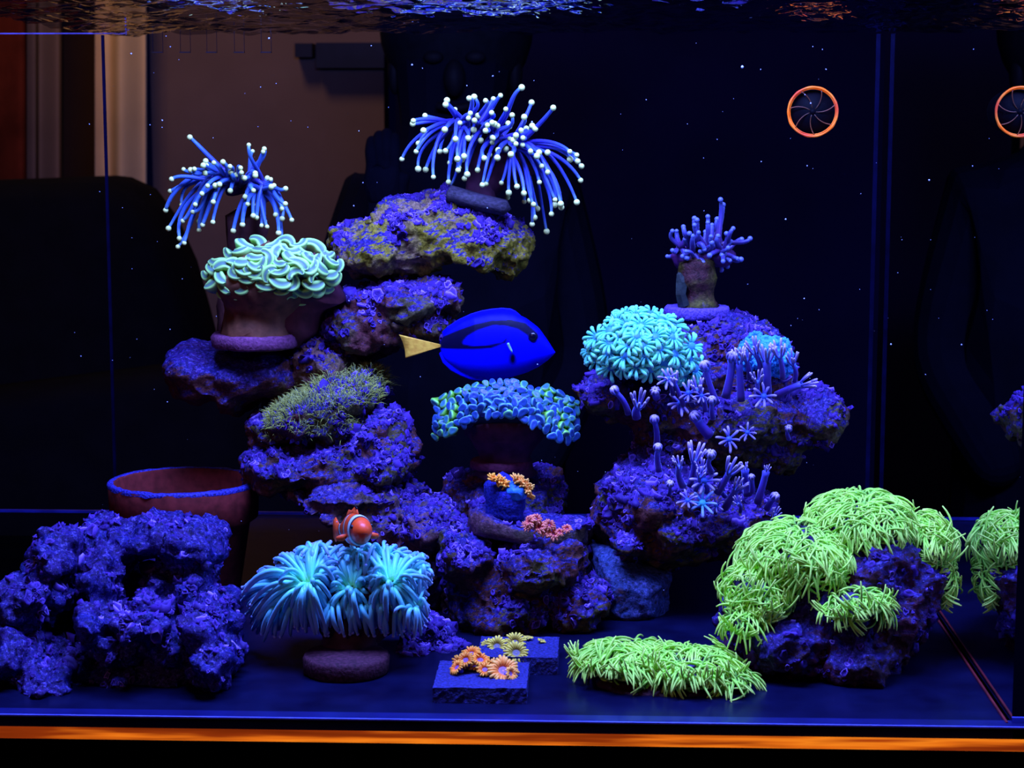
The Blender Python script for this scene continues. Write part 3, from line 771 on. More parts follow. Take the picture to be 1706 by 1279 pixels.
M_oral = plain('wine_oral_disc', (0.07, 0.012, 0.09), 0.5, 0.3, 0.4, 200, 0.3)
M_torch = tissue('torch_flesh', [(0, (0.07, 0.01, 0.14)), (0.25, (0.05, 0.03, 0.30)), (0.6, (0.045, 0.055, 0.45)), (0.9, (0.07, 0.14, 0.6)), (1, (0.3, 0.6, 0.7))], 0.4, 0.3, 0.5, (0.35, 0.5, 1.0))
M_torch2 = tissue('torch_flesh_left', [(0, (0.07, 0.012, 0.10)), (0.25, (0.05, 0.04, 0.24)), (0.6, (0.05, 0.12, 0.45)), (0.9, (0.08, 0.22, 0.55)), (1, (0.3, 0.6, 0.6))], 0.4, 0.3, 0.5, (0.35, 0.6, 1.0))
M_tip = plain('pale_tip', (0.90, 1.0, 0.26), 0.5, 0.3, 0.05, 500, 0.1)
TOP = [(1085,122),(918,185),(862,212),(800,226),(710,197),(670,207),(495,224),(485,257),(560,296),(322,345),(230,385),(226,408),(310,462),(478,455),(270,563),(252,627),(140,687),(268,765),(327,770),(388,828),(563,530),(440,627),(485,622),(615,485),(665,523),(747,481),(800,463),(763,540),(860,522),(853,556),(900,617),(832,620),(832,652),(790,680),(893,677),(578,686),(630,665),(617,690),(645,668),(518,717),(590,755),(583,775),(633,840),(655,808),(508,868),(518,905),(768,740),(737,773),(735,828),(775,890),(805,882),(1163,241),(1334,282),(960,293),(848,322),(1105,355),(1010,340),(852,400),(870,410),(895,425),(978,405),(990,430),(1122,447),(1080,460),(1168,425),(1192,447),(1162,473),(1040,500),(990,527),(1020,537),(1095,520),(1040,567),(1092,575),(1055,597),(1290,635),(1000,650),(1155,625),(1222,635),(1205,663),(1465,628),(1520,655),(1467,688),(1527,705),(1557,743),(1550,855),(1243,742),(1102,762),(1290,790),(1245,822),(1225,870),(925,875),(1048,903),(1070,883),(983,952),(972,988),(1102,957),(1105,1022),(1150,1013),(1178,1045),(1208,1078),(1187,1148),(1168,1200),(1348,1007),(1345,1048),(1393,1040),(1398,1067),(1320,1120),(1520,1027),(1282,1258),(665,365),(680,325),(775,385)]
LEFT = [(240,123),(658,177),(685,222),(768,205),(760,225),(352,292),(410,303),(475,298),(335,322),(360,322),(195,350),(245,355),(272,348),(110,420),(295,407),(350,377),(390,432),(365,467),(420,465),(450,457),(100,505),(68,640),(88,770),(165,840),(155,900),(190,717),(180,603),(278,600),(260,653),(305,722),(330,745),(305,782),(403,725),(405,582),(360,503),(325,523),(565,390),(525,330),(530,370),(600,340),(622,410),(675,443),(705,393),(733,435),(790,413),(838,465),(920,487),(918,595),(893,630),(850,673),(895,700),(963,710),(687,600),(650,597),(612,650),(690,680),(713,692),(770,720),(750,750),(788,758),(870,803),(888,848),(613,743),(548,787),(200,873)]
t1, cw = torch('torch_coral', 'purple torch coral with glowing mint tips on the highest rock ledge', TOP, (640, 120, 4.736), [(640, 420), (760, 450), (1010, 600)], .36, M_torch, M_tip, .00150, .0020, P(800, 345, .36), extra=10, disc_r=70, disc_mat=M_oral)
M_skel = plain('wine_skeleton', (0.06, 0.012, 0.03), 0.7, 0.2, 0.4, 120, 0.5, 0.001)
def stalk(name, parent, p0, p1, r0, r1, mat, seg=16, wob=.12, n=9, flare=None):
    p0, p1 = np.array(p0), np.array(p1)
    s = np.linspace(0, 1, n)
    pts = p0 + (p1 - p0) * s[:, None]
    rad = np.interp(s, [0, 1], [r0, r1]) * (1 + wob * np.sin(s * 9 + p0[0] * 300))
    if flare: rad = rad * np.interp(s, [0, .12, .85, 1], [1.1, .95, 1.0, flare])
    V, F, t = tube(pts, rad, seg)
    ax = pts.mean(0)
    V = V + np.array([[mnoise.noise(Vector((v[0] * 500, v[1] * 500, v[2] * 90))) * r0 * .12] * 3 for v in V])
    return mk(name, V, F, mat, parent, t=t)
stalk('skeleton', t1, P(800, 338, .36), P(800, 235, .365), .010, .014, M_skel, flare=1.2)
stalk('skeleton', t1, P(800, 320, .365), P(870, 262, .36), .009, .013, M_skel, flare=1.2)
V, F, _ = tube([P(748, 322, .34), P(795, 336, .34), P(842, 346, .34)], [.0065, .0065, .006], 6)
V[:, 1] = (V[:, 1] - .34) * 2.2 + .34
mk('plug', V, F, plain('dark_plug', (0.03, 0.022, 0.035), 0.7, 0.3, 0.6, 400, 0.5, 0.001), t1)

t2, cw = torch('torch_coral', 'blue torch coral with pale tips behind the pale green hammer coral', LEFT, (260, 200, 4.2625), [(560, 440), (660, 430), (740, 500)], .375, M_torch2, M_tip, .0017, .0019, P(400, 560, .375), droop=.34, spreadR=110, extra=10, disc_r=62, disc_mat=M_oral, curl=.15)
M_flesh_br = plain('brown_skeleton', (0.11, 0.022, 0.03), 0.6, 0.25, 0.35, 140, 0.4, 0.001)
stalk('skeleton', t2, P(400, 560, .39), P(412, 362, .39), .018, .013, plain('wine_trunk', (0.085, 0.026, 0.022), 0.7, 0.2, 0.35, 140, 0.4, 0.001), flare=1.1)

# ------------------------------------------------------------------ hammer coral
def hammer_mesh(seed, mat):
    """A plump crescent lip with a sunken face, on a body that narrows downwards."""
    r = np.random.default_rng(seed)
    n, k = 17, 14
    span = r.uniform(1.5, 3.6); R0 = 2.1 / span
    th = np.linspace(-span / 2, span / 2, n)
    path = np.stack([R0 * np.sin(th), -R0 * np.cos(th) + R0 * .75, .12 * np.sin(th * 2 + r.uniform(0, 6))], 1)
    nor = np.stack([np.sin(th), -np.cos(th), np.zeros(n)], 1)
    endw = np.sqrt(np.clip(1 - (np.abs(np.linspace(-1, 1, n)) ** 5), 0, 1)) * .85 + .15
    w = r.uniform(.36, .46) * endw * (1 + .14 * np.sin(th * 3 + r.uniform(0, 6)))
    V, T = [], []
    for j in range(k):
        a = 2 * PI * j / k; ca, sa = math.cos(a), math.sin(a)
        if sa >= -1e-6:
            x = w * ca; z = .30 * sa * endw - .26 * endw * max(0, 1 - abs(ca) / .75); t = .05 + .95 * min(1, abs(ca) / .62) ** 1.5
        else:
            x = w * ca * (1 - .35 * -sa); z = 1.5 * sa * endw; t = .62 + .5 * sa
        V.append(path + nor * x[:, None] + np.stack([np.zeros(n), np.zeros(n), z * np.ones(n)], 1)); T.append(np.full(n, max(.02, t)))
    V = np.concatenate(V); T = np.concatenate(T)
    F = [(j * n + i, ((j + 1) % k) * n + i, ((j + 1) % k) * n + i + 1, j * n + i + 1) for j in range(k) for i in range(n - 1)]
    F += [tuple(j * n for j in range(k)), tuple(j * n + n - 1 for j in range(k))[::-1]]
    mb = MB(); mb.add(V, F, T)
    V, F, t = tube([(0, 0, -3.0), (0, 0, -.9)], [.25, .38], 8); mb.add(V, F, .2)
    V, F, T = mb.get()
    return mesh_data('polyp', V, F, mat, T)
M_ham = tissue('hammer_flesh', [(0, (0.10, 0.17, 0.17)), (0.2, (0.11, 0.22, 0.17)), (0.45, (0.19, 0.38, 0.13)), (0.7, (0.30, 0.66, 0.13)), (1, (0.48, 0.92, 0.20))], 0.4, 0.35, 0.3, (0.6, 1, .8), rnd=.2)
HM = [hammer_mesh(i, M_ham) for i in range(7)]
hr = empty('hammer_coral', P(425, 575, .30), 'pale green hammer coral with curled lips on a brown stalk', 'coral')
pts2 = []
r_ = np.random.default_rng(11)
tries = 0
while len(pts2) < 64 and tries < 6000:
    tries += 1
    x, y = r_.uniform(-1, 1, 2)
    if x * x + y * y > 1: continue
    px, py = 453 + x * 112, 452 + y * 54 + (6 if x < -.5 else 0)
    if all((px - a) ** 2 / 18 ** 2 + (py - b) ** 2 / 11.5 ** 2 > 1 for a, b, *_ in pts2): pts2.append((px, py, x, y))
for px, py, x, y in pts2:
    dpt = math.sqrt(max(0, 1 - x * x - y * y))
    nrm = np.array([x * .6, -.75 * dpt - .45 , -y * .6 + .40]); nrm += r_.normal(0, .18, 3)
    place('polyp', HM[r_.integers(7)], hr, P(px, py, .30 - .035 * dpt + (.02 if y < -.5 else 0)), nrm, r_.choice([0, 0, PI]) + r_.normal(0, .6), r_.uniform(.0062, .0082))
stalk('skeleton', hr, P(428, 572, .305), P(440, 465, .305), .0225, .033, plain('amber_skeleton', (0.17, 0.06, 0.025), 0.6, 0.25, 0.4, 140, 0.5, 0.001), flare=1.15, seg=22)
stalk('skeleton', hr, P(470, 560, .315), P(505, 470, .31), .018, .026, M_flesh_br, flare=1.1)
dc = P(425, 566, .305)
def disc(name, parent, c, r, h, mat, seg=36):
    V, F = lathe(c, [(0, -h / 2), (r * .95, -h / 2), (r * 1.0, -h * .35), (r * 1.01, h * .3), (r * .96, h / 2), (0, h / 2)], seg)
    V = V + np.array([[mnoise.noise(Vector(v) * 260) * .0007] * 3 for v in V])
    return mk(name, V, F, mat, parent)
disc('frag_disc', hr, dc, 73 * S(.305), .0095, plain('purple_disc', (0.16, 0.04, 0.10), 0.8, 0.2, 0.4, 500, 0.6, 0.001))
# dome of flesh under the lips
V, F = sphere(P(453, 462, .305), (100 * S(.3), .030, 36 * S(.3)), 24, 12)
mk('colony_tissue', V, F, plain('dark_green_tissue', (0.07, 0.10, 0.06), 0.6, 0.2, 0.4, 200, 0.3), hr)

# ------------------------------------------------------------------ frogspawn coral (blue and green)
def knob_mesh(seed, mat):
    r = np.random.default_rng(seed)
    n = 14; th = np.arange(n) * 2 * PI / n
    el = r.uniform(1.0, 1.45)
    prof = [(.42, -3.2, .0), (.55, -1.8, .08), (.80, -.8, .25), (1.0, -.15, .42), (1.0, .15, .62), (.86, .38, .66), (.62, .46, .85), (.3, .42, 1.0)]
    sx = 1 + .18 * np.sin(2 * th + r.uniform(0, 6)) + .1 * np.sin(3 * th + r.uniform(0, 6))
    V, T = [], []
    for q, z, t in prof:
        w = min(1, max(0, (z + 1.2) / 1.2))
        V.append(np.stack([np.cos(th) * q * sx * (1 + (el - 1) * w), np.sin(th) * q * sx, np.full(n, z)], 1)); T.append(np.full(n, t))
    V = np.concatenate(V + [np.array([[0, 0, .38]])]); T = np.concatenate(T + [np.array([.95])])
    F = [(j * n + i, j * n + (i + 1) % n, (j + 1) * n + (i + 1) % n, (j + 1) * n + i) for j in range(len(prof) - 1) for i in range(n)]
    F += [((len(prof) - 1) * n + i, (len(prof) - 1) * n + (i + 1) % n, len(prof) * n) for i in range(n)]
    return mesh_data('polyp', V, F, mat, T)
M_frog = tissue('frog_blue', [(0, (0.008, 0.05, 0.03)), (0.3, (0.025, 0.12, 0.12)), (0.5, (0.04, 0.24, 0.28)), (0.62, (0.15, 0.45, 0.48)), (0.72, (0.018, 0.07, 0.24)), (1, (0.014, 0.055, 0.22))], 0.35, 0.4, 0.3, (0.4, 0.7, 1), rnd=.2)  # dark side stops put the shade between polyps into the colour
M_frogg = tissue('frog_green', [(0, (0.03, 0.12, 0.01)), (0.35, (0.16, 0.52, 0.03)), (0.6, (0.25, 0.75, 0.08)), (0.74, (0.06, 0.26, 0.18)), (1, (0.03, 0.15, 0.24))], 0.35, 0.4, 0.3, (0.6, 1, .5), rnd=.2)
KB = [knob_mesh(i, M_frog) for i in range(5)] + [knob_mesh(20 + i, M_frogg) for i in range(3)]
fr = empty('frogspawn_coral', P(840, 788, .27), 'low dome of blue and green frogspawn coral below the blue fish', 'coral')
pts2 = []; tries = 0
r_ = np.random.default_rng(5)
while len(pts2) < 150 and tries < 9000:
    tries += 1
    u = r_.uniform(-1, 1); v = r_.uniform(0, 1)
    px = 842 + u * 118
    top = 634 + 36 * abs(u) ** 2.2 + (6 if .3 < u < .55 else 0)
    bot = 682 + 34 * smoothstep(abs(u), .25, .9) + (10 if u > .2 else 0) + r_.uniform(-8, 12)
    py = top + (bot - top) * v
    if all((px - a) ** 2 / 10.2 ** 2 + (py - b) ** 2 / 7.6 ** 2 > 1 for a, b, *_ in pts2): pts2.append((px, py, u, v))
for px, py, u, v in pts2:
    nrm = np.array([u * .7, -.6 - .5 * v, .75 - .8 * v]) + r_.normal(0, .28, 3)
    green = (abs(u) > .72 and r_.random() < .55) or (v < .2 and r_.random() < .35) or r_.random() < .06
    place('polyp', KB[5 + r_.integers(3)] if green else KB[r_.integers(5)], fr, P(px, py, .265 - .028 * math.sqrt(max(0, 1 - u * u)) * (.25 + .75 * v)), nrm, r_.uniform(0, 6.28), r_.uniform(.0023, .0032))
V, F = sphere(P(842, 682, .275), (104 * S(.27), .028, 38 * S(.27)), 24, 12)
mk('colony_tissue', V, F, plain('dark_teal_tissue', (0.012, 0.02, 0.035), 0.6, 0.2, 0.4, 200, 0.3), fr)
stalk('skeleton', fr, P(842, 790, .275), P(842, 700, .275), .017, .026, M_skel, flare=1.25, seg=22)
disc('frag_disc', fr, P(835, 772, .275), 52 * S(.275), .006, plain('wine_disc', (0.12, 0.02, 0.05), 0.8, 0.2, 0.4, 400, 0.5))

# ------------------------------------------------------------------ flower polyps
def flower_mesh(seed, mat, petals=12, rp=.22, lift=.35, droop=.25, disc_t=0.0, two=False, name='polyp'):
    """Star of club-shaped tentacles around a small mouth disc; unit radius."""
    r = np.random.default_rng(seed); mb = MB()
    V, F = sphere((0, 0, 0), (.34, .34, .16), 12, 6); mb.add(V, F, disc_t)
    for ring in range(2 if two else 1):
        for i in range(petals):
            a = 2 * PI * (i + .5 * ring) / petals + r.normal(0, .10)
            l = r.uniform(.82, 1.08) * (1 if ring == 0 else .72); lf = lift + .25 * ring
            d = np.array([math.cos(a), math.sin(a), 0])
            pts = [d * .22, d * .5 * l + [0, 0, lf * .6], d * .8 * l + [0, 0, lf * .75 - droop * .3], d * l + [0, 0, lf * .6 - droop + r.normal(0, .06)]]
            V, F, t = tube(bez(*[np.array(p) for p in pts], 6), rp * np.array([.5, .62, .75, .95, 1.0, .7]), 6)
            mb.add(V, F, np.clip(.15 + .85 * t, 0, 1))
    V, F, _ = tube([(0, 0, -1.2), (0, 0, -.05)], [.2, .3], 8); mb.add(V, F, .1)
    V, F, T = mb.get()
    return mesh_data(name, V, F, mat, T)
M_gonio = tissue('turquoise_flower', [(0, (0.05, 0.30, 0.60)), (0.3, (0.08, 0.58, 0.52)), (0.7, (0.22, 0.98, 0.54)), (1, (0.42, 1.0, 0.58))], 0.45, 0.3, 0.4, (0.5, 1, .9), rnd=.22)
FM = [flower_mesh(i, M_gonio, 12, .135, .35, .30) for i in range(5)]
gr = empty('flower_coral', P(1075, 640, .25), 'bright turquoise flower coral dome on the overhanging rock', 'coral')
def scatter(poly, n, ex, seed, maxtries=9000):
    r = np.random.default_rng(seed); poly = np.array(poly, float)
    lo, hi = poly.min(0), poly.max(0); out = []
    for _ in range(maxtries):
        p = r.uniform(lo, hi)
        if not in_poly(np.array([p[0]]), np.array([p[1]]), poly.tolist())[0]: continue
        if all(((p[0] - a) / ex[0]) ** 2 + ((p[1] - b) / ex[1]) ** 2 > 1 for a, b in out):
            out.append((p[0], p[1]))
            if len(out) >= n: break
    return out
gp = scatter([(985, 600), (982, 575), (1000, 545), (1040, 518), (1075, 520), (1110, 528), (1132, 560), (1135, 572), (1160, 575), (1162, 610), (1150, 632), (1125, 622), (1070, 612), (1020, 612)], 46, (19, 17), 4)
r_ = np.random.default_rng(8)
for px, py in gp:
    u, v = (px - 1068) / 95, (py - 580) / 60
    dpt = math.sqrt(max(0, 1 - min(1, u * u + v * v)))
    nrm = np.array([u * .7, -.45 - .6 * dpt, -v * .6 + .45]) + r_.normal(0, .15, 3)
    place('polyp', FM[r_.integers(5)], gr, P(px, py, .262 - .032 * dpt), nrm, r_.uniform(0, 6.28), r_.uniform(.0086, .0108))
V, F = sphere(P(1068, 585, .275), (76 * S(.27), .030, 48 * S(.27)), 24, 14)
mk('colony_tissue', V, F, plain('grey_teal_tissue', (0.05, 0.14, 0.14), 0.6, 0.2, 0.4, 200, 0.3), gr)

M_bluefl = tissue('blue_flower', [(0, (0.02, 0.20, 0.55)), (0.5, (0.03, 0.30, 0.75)), (1, (0.08, 0.48, 0.95))], 0.5, 0.3, 0.4, (0.4, .7, 1), rnd=.25)
FB = [flower_mesh(40 + i, M_bluefl, 14, .20, .2, .35, two=True) for i in range(4)]
br = empty('flower_coral', P(1278, 640, .27), 'small sky-blue fluffy coral beside the turquoise flower coral', 'coral')
for px, py in scatter([(1238, 580), (1245, 562), (1275, 558), (1300, 565), (1318, 590), (1322, 612), (1300, 622), (1270, 615), (1245, 606)], 30, (11, 9), 6):
    u, v = (px - 1280) / 45, (py - 590) / 32
    nrm = np.array([u * .7, -.8, -v * .6 + .5]) + r_.normal(0, .15, 3)
    place('polyp', FB[r_.integers(4)], br, P(px, py, .262 - .012 * max(0, 1 - u * u - v * v)), nrm, r_.uniform(0, 6.28), r_.uniform(.0042, .0062))
V, F = sphere(P(1282, 595, .272), (36 * S(.27), .014, 26 * S(.27)), 20, 12)
mk('colony_tissue', V, F, plain('deep_blue_tissue', (0.01, 0.05, 0.2), 0.6, 0.2, 0.4, 200, 0.3), br)

# ------------------------------------------------------------------ clove polyps on the two right-hand rocks
M_stem = tissue('clove_stem', [(0, (0.06, 0.02, 0.18)), (0.6, (0.08, 0.04, 0.42)), (1, (0.10, 0.10, 0.6))], 0.5, 0.3, 0.5, (0.4, .5, 1), rnd=.3)
M_crown = tissue('clove_crown', [(0, (0.04, 0.12, 0.55)), (0.4, (0.14, 0.12, 0.6)), (0.7, (0.30, 0.22, 0.55)), (1, (0.66, 0.50, 0.66))], 0.5, 0.3, 0.5, (0.6, .6, 1), rnd=.3)
M_crownc = tissue('clove_crown_cyan', [(0, (0.10, 0.65, 0.8)), (0.35, (0.08, 0.3, 0.75)), (1, (0.4, 0.5, 0.85))], 0.5, 0.3, 0.5, (0.5, .8, 1), rnd=.2)
def crown_mesh(seed, mode, mat):
    r = np.random.default_rng(seed); mb = MB()
    V, F = sphere((0, 0, 0), (.30, .30, .3), 10, 6); mb.add(V, F, 0.0)
    for i in range(8):
        a = 2 * PI * i / 8 + r.normal(0, .12); d = np.array([math.cos(a), math.sin(a), 0]); l = r.uniform(.85, 1.15)
        if mode == 'open':   pts = [d * .2, d * .45 * l + [0, 0, .25], d * .8 * l + [0, 0, .3], d * 1.1 * l + [0, 0, .15]]
        elif mode == 'cup':  pts = [d * .2, d * .5 + [0, 0, .35 * l], d * .6 + [0, 0, .9 * l], d * .75 * l + [0, 0, 1.4 * l]]
        else:                pts = [d * .25, d * .45 + [0, 0, .2], d * .38 + [0, 0, .5], d * .10 + [0, 0, .6]]
        V, F, t = tube(bez(*[np.array(p, float) for p in pts], 7), .105 * np.array([.9, .95, 1, 1.1, 1.2, 1.2, .9]), 6); mb.add(V, F, np.clip(.1 + .9 * t, 0, 1))
    V, F, T = mb.get(); return mesh_data('crown', V, F, mat, T)
CR = {m: [crown_mesh(60 + i, m, M_crown) for i in range(3)] for m in ('open', 'cup', 'closed')}
CRC = [crown_mesh(90 + i, 'open', M_crownc) for i in range(2)]
def clove_colony(name, label, base, items, Y):
    root = empty(name, base, label, 'coral')
    r = np.random.default_rng(int(abs(base[0] * 1e4)) + 2)
    for (bx, by, tx, ty, rad, mode, size) in items:
        yy = Y + r.uniform(-.008, .008)
        b, t = P(940 + bx / 3.552, 600 + by / 3.552, yy), P(940 + tx / 3.552, 600 + ty / 3.552, yy - .006)
        mid = (b + t) / 2 + r.normal(0, .0015, 3)
        L = np.linalg.norm(t - b)
        pts = bez(b - (t - b) * .15, b + (mid - b) * .6, mid + (t - mid) * .3, t, 8)
        V, F, tt = tube(pts, rad * S(Y) / 3.552 * np.interp(np.linspace(0, 1, 8), [0, .5, .85, 1], [1.15, .95, .9, 1.1]), 9)
        s = mk('polyp_stem', V, F, M_stem, root, t=tt, origin=b)
        d = t - b; d = d / (np.linalg.norm(d) + 1e-9)
        if mode in ('open', 'cyan'): d = d * .35 + np.array([r.normal(0, .25), -.8, .35])
        me = CRC[r.integers(2)] if mode == 'cyan' else CR[mode][r.integers(3)]
        place('crown', me, s, t, d, r.uniform(0, 6.28), (1.6 if mode == 'closed' else 1.15) * size * S(Y) / 3.552)
clove_colony('clove_polyps', 'clove polyps on purple stems growing on the overhanging rock', P(1200, 690, .25),
    [(370, 300, 305, 190, 18, 'closed', 40), (430, 330, 440, 275, 24, 'cup', 62), (545, 485, 535, 365, 18, 'closed', 42), (850, 430, 785, 345, 30, 'closed', 50), (895, 230, 838, 50, 18, 'closed', 48),
     (960, 190, 990, 0, 24, 'closed', 50), (1045, 210, 1035, 20, 22, 'cup', 50), (1200, 190, 1200, 10, 26, 'cup', 60), (1275, 200, 1400, 145, 22, 'cup', 50), (960, 500, 973, 468, 10, 'open', 60), (1075, 460, 1085, 428, 8, 'open', 45),
     (690, 300, 688, 255, 16, 'open', 60), (640, 190, 615, 110, 14, 'open', 52), (700, 250, 655, 140, 14, 'cup', 46), (760, 260, 735, 195, 14, 'open', 56), (800, 250, 790, 180, 14, 'cup', 46), (830, 290, 812, 210, 14, 'open', 40),
     (545, 215, 540, 190, 20, 'closed', 44), (1150, 200, 1145, 130, 14, 'cup', 44), (1130, 250, 1180, 215, 18, 'open', 62), (1095, 90, 1080, 0, 16, 'cup', 52), (1290, 90, 1275, -20, 16, 'cup', 56), (1360, 110, 1350, 20, 14, 'cup', 44), (1160, 60, 1130, -40, 16, 'cup', 50),
     (1330, 460, 1328, 412, 12, 'closed', 34), (880, 330, 875, 250, 16, 'closed', 40)], .235)
clove_colony('clove_polyps', 'clove polyps with starry lilac crowns growing on the knobbly lower rock', P(1170, 850, .215),
    [(700, 730, 680, 630, 20, 'cup', 38), (745, 725, 770, 600, 18, 'cup', 62), (872, 650, 868, 572, 16, 'closed', 46), (915, 770, 975, 670, 22, 'cup', 62), (840, 770, 830, 715, 16, 'open', 66), (815, 720, 812, 650, 16, 'cup', 40), (960, 860, 1015, 770, 22, 'cup', 46),
     (1085, 780, 1070, 650, 24, 'cup', 26), (1150, 820, 1195, 660, 22, 'cup', 24), (1205, 870, 1240, 815, 20, 'closed', 40), (820, 880, 818, 845, 10, 'cyan', 66), (745, 880, 730, 830, 14, 'open', 48), (1215, 970, 1245, 920, 12, 'cup', 34), (1110, 770, 1108, 700, 16, 'closed', 30),
     (895, 900, 900, 860, 12, 'open', 44), (1040, 890, 1030, 850, 12, 'cup', 30), (620, 790, 625, 740, 12, 'closed', 36), (560, 640, 555, 530, 18, 'closed', 40), (950, 800, 930, 760, 14, 'cup', 34), (780, 760, 800, 690, 14, 'cup', 34)], .205)

# ------------------------------------------------------------------ finger coral on its plug
FING = [(770,155),(785,165),(850,145),(905,160),(770,195),(705,205),(640,230),(665,230),(875,195),(835,235),(1000,215),(960,245),(910,260),(1050,280),(1100,275),(925,45),(940,75),(690,320),(640,345),(610,380),(740,245),(790,285),(870,315),(885,320),(950,365),(980,405),(970,330),(700,380),(830,340),(860,375),(760,260),(655,365),(730,300),(805,350),(920,300),(985,290),(720,350),(780,330),(850,180),(900,345),(940,410),(965,440),(930,460)]
M_fing = tissue('finger_flesh', [(0, (0.05, 0.008, 0.05)), (0.35, (0.06, 0.018, 0.14)), (0.8, (0.045, 0.035, 0.22)), (1, (0.10, 0.13, 0.40))], 0.45, 0.35, 0.4, (0.4, .5, 1), rnd=.3)
fc, _ = torch('finger_coral', 'small purple finger coral on a mossy stump at the top of the reef', FING, (940, 320, 3.552), [(720, 350), (810, 345), (930, 345)], .31, M_fing, plain('lilac_tip', (0.12, 0.15, 0.42), 0.4, 0.5, 0.3, 400, 0.2), .0018, .00165, P(1160, 525, .31), droop=.06, spreadR=60, extra=14, disc_r=70, disc_mat=M_oral, curl=.2)
stalk('stump', fc, P(1163, 512, .31), P(1160, 436, .31), .0125, .0125, rock_mat('mossy_stump', 0.35, 0.0, olive=(0.10, 0.085, 0.01), brown=(0.06, 0.016, 0.016), olive_amt=.6), flare=1.15, seg=20)
V, F, _ = tube([P(1139, 508, .302), P(1134, 490, .300), P(1136, 470, .302), P(1131, 456, .301)], [.0045, .0038, .0046, .0018], 6); mk('shell_flake', V, F, plain('grey_shell', (0.012, 0.02, 0.016), 0.6, 0.3, 0.5, 300, 0.4), fc, smooth=False)
disc('frag_disc', fc, P(1161, 519, .31), 54 * S(.31), .0075, plain('violet_disc', (0.10, 0.05, 0.34), 0.8, 0.3, 0.7, 700, 0.8, 0.001))

# ------------------------------------------------------------------ blue tentacle coral with its disc, in front
ZR = (380, 820, 4.2625)
zp = lambda x, y, Y: P(ZR[0] + x / ZR[2], ZR[1] + y / ZR[2], Y)
M_blue = tissue('blue_tentacle', [(0, (0.40, 1.0, 0.40)), (0.14, (0.20, 0.95, 0.55)), (0.35, (0.16, 0.78, 0.70)), (0.7, (0.20, 0.58, 0.74)), (1, (0.32, 0.50, 0.74))], 0.4, 0.35, 0.7, (0.35, .75, 1), rnd=.3)
M_ball = plain('lilac_ball', (0.35, 0.40, 0.8), 0.4, 0.5, 0.1, 400, 0.1)
bc = empty('tentacle_coral', P(575, 1140, .085), 'wide blue tentacle coral with glowing aqua centres under the clownfish', 'coral')
bt = mesh_data('tip', *sphere((0, 0, 0), (1, 1, 1), 8, 6), mats=M_ball)
Ym = .115
heads = [((580, 650), 72, 420, 0), ((885, 690), 46, 300, 0), ((1155, 650), 52, 300, 0), ((1390, 600), 18, 150, 0), ((1120, 500), 20, 170, 0), ((940, 480), 14, 130, 0), ((610, 450), 14, 130, 0), ((1330, 870), 16, 190, 0)]
OUT = [(60, 700), (190, 590), (260, 470), (360, 420), (500, 390), (640, 330), (770, 345), (860, 390), (940, 390), (1040, 350), (1110, 340), (1200, 380), (1300, 385), (1400, 440), (1470, 580), (1420, 700), (1420, 800), (1440, 920), (1380, 1050), (1260, 1060), (1240, 960), (1150, 960), (980, 1000), (880, 995), (740, 1000), (600, 1025), (500, 990), (400, 980), (330, 1080), (200, 1070), (130, 970), (160, 850), (60, 780)]
r_ = np.random.default_rng(21)
cents = np.array([h[0] for h in heads[:3]], float)
def ray_to_outline(cx, cy, dx, dy):
    best = 1e9
    for i in range(len(OUT)):
        x1, y1 = OUT[i]; x2, y2 = OUT[(i + 1) % len(OUT)]
        ex, ey = x2 - x1, y2 - y1; den = dx * ey - dy * ex
        if abs(den) < 1e-9: continue
        s_ = ((x1 - cx) * ey - (y1 - cy) * ex) / den; u_ = ((x1 - cx) * dy - (y1 - cy) * dx) / den
        if s_ > 0 and 0 <= u_ <= 1: best = min(best, s_)
    return best
for (cx, cy), n, Lm, _f in heads:
    big = n > 25
    Yh = Ym + ((.0 if n > 50 else (-.004 if cy > 700 else .006)) if big else (-.012 if cy > 800 else .008))
    for i in range(n):
        a = 2 * PI * (i + r_.uniform(-.35, .35)) / n
        dx, dy = math.cos(a), math.sin(a)
        reach = ray_to_outline(cx, cy, dx, dy)
        if big:   # stop half-way to the neighbouring mouth
            for c2 in cents:
                if abs(c2[0] - cx) > 1:
                    along = (c2[0] - cx) * dx + (c2[1] - cy) * dy
                    if along > 0:
                        dd = ((c2[0] - cx) ** 2 + (c2[1] - cy) ** 2) / 2 / along
                        reach = min(reach, dd * 1.25)
        L = min(reach, Lm * 1.3) * (r_.uniform(.80, 1.0) if r_.random() < .62 else r_.uniform(.45, .75))
        r0z = r_.uniform(20, 70) if big else 18
        rx, ry = cx + dx * r0z, cy + dy * r0z * .55
        tx, ty = cx + dx * L, cy + dy * L
        front = (.020 if dy > .2 else .006) * (1 if big else .5)
        root_p = zp(rx, ry, Yh - .022 if big else Yh - .01); tipp = zp(tx, ty, Yh - .022 + (.014 * abs(dx) if dy > .2 else .026 * abs(dy)) + r_.uniform(-.006, .006))
        bow = np.array([0, -front * .9, .006 + (.007 if dy > 0 else .0)]) * r_.uniform(.6, 1.4)
        pts = bez(root_p, root_p + (tipp - root_p) * .3 + bow, root_p + (tipp - root_p) * .75 + bow * .8 + r_.normal(0, .0015, 3), tipp, 12)
        w_ = .00128 * r_.uniform(.85, 1.2) * (1 if big else .85)
        V, F, t = tube(pts, w_ * np.interp(np.linspace(0, 1, 12), [0, .12, .7, .93, 1], [.55, .95, 1.1, .9, .6]), 8)
        o = mk('tentacle', V, F, M_blue, bc, t=t, origin=root_p)
        if r_.random() < .6: place('tip', bt, o, tipp + (pts[-1] - pts[-2]) * .3, None, 0, w_ * .78)
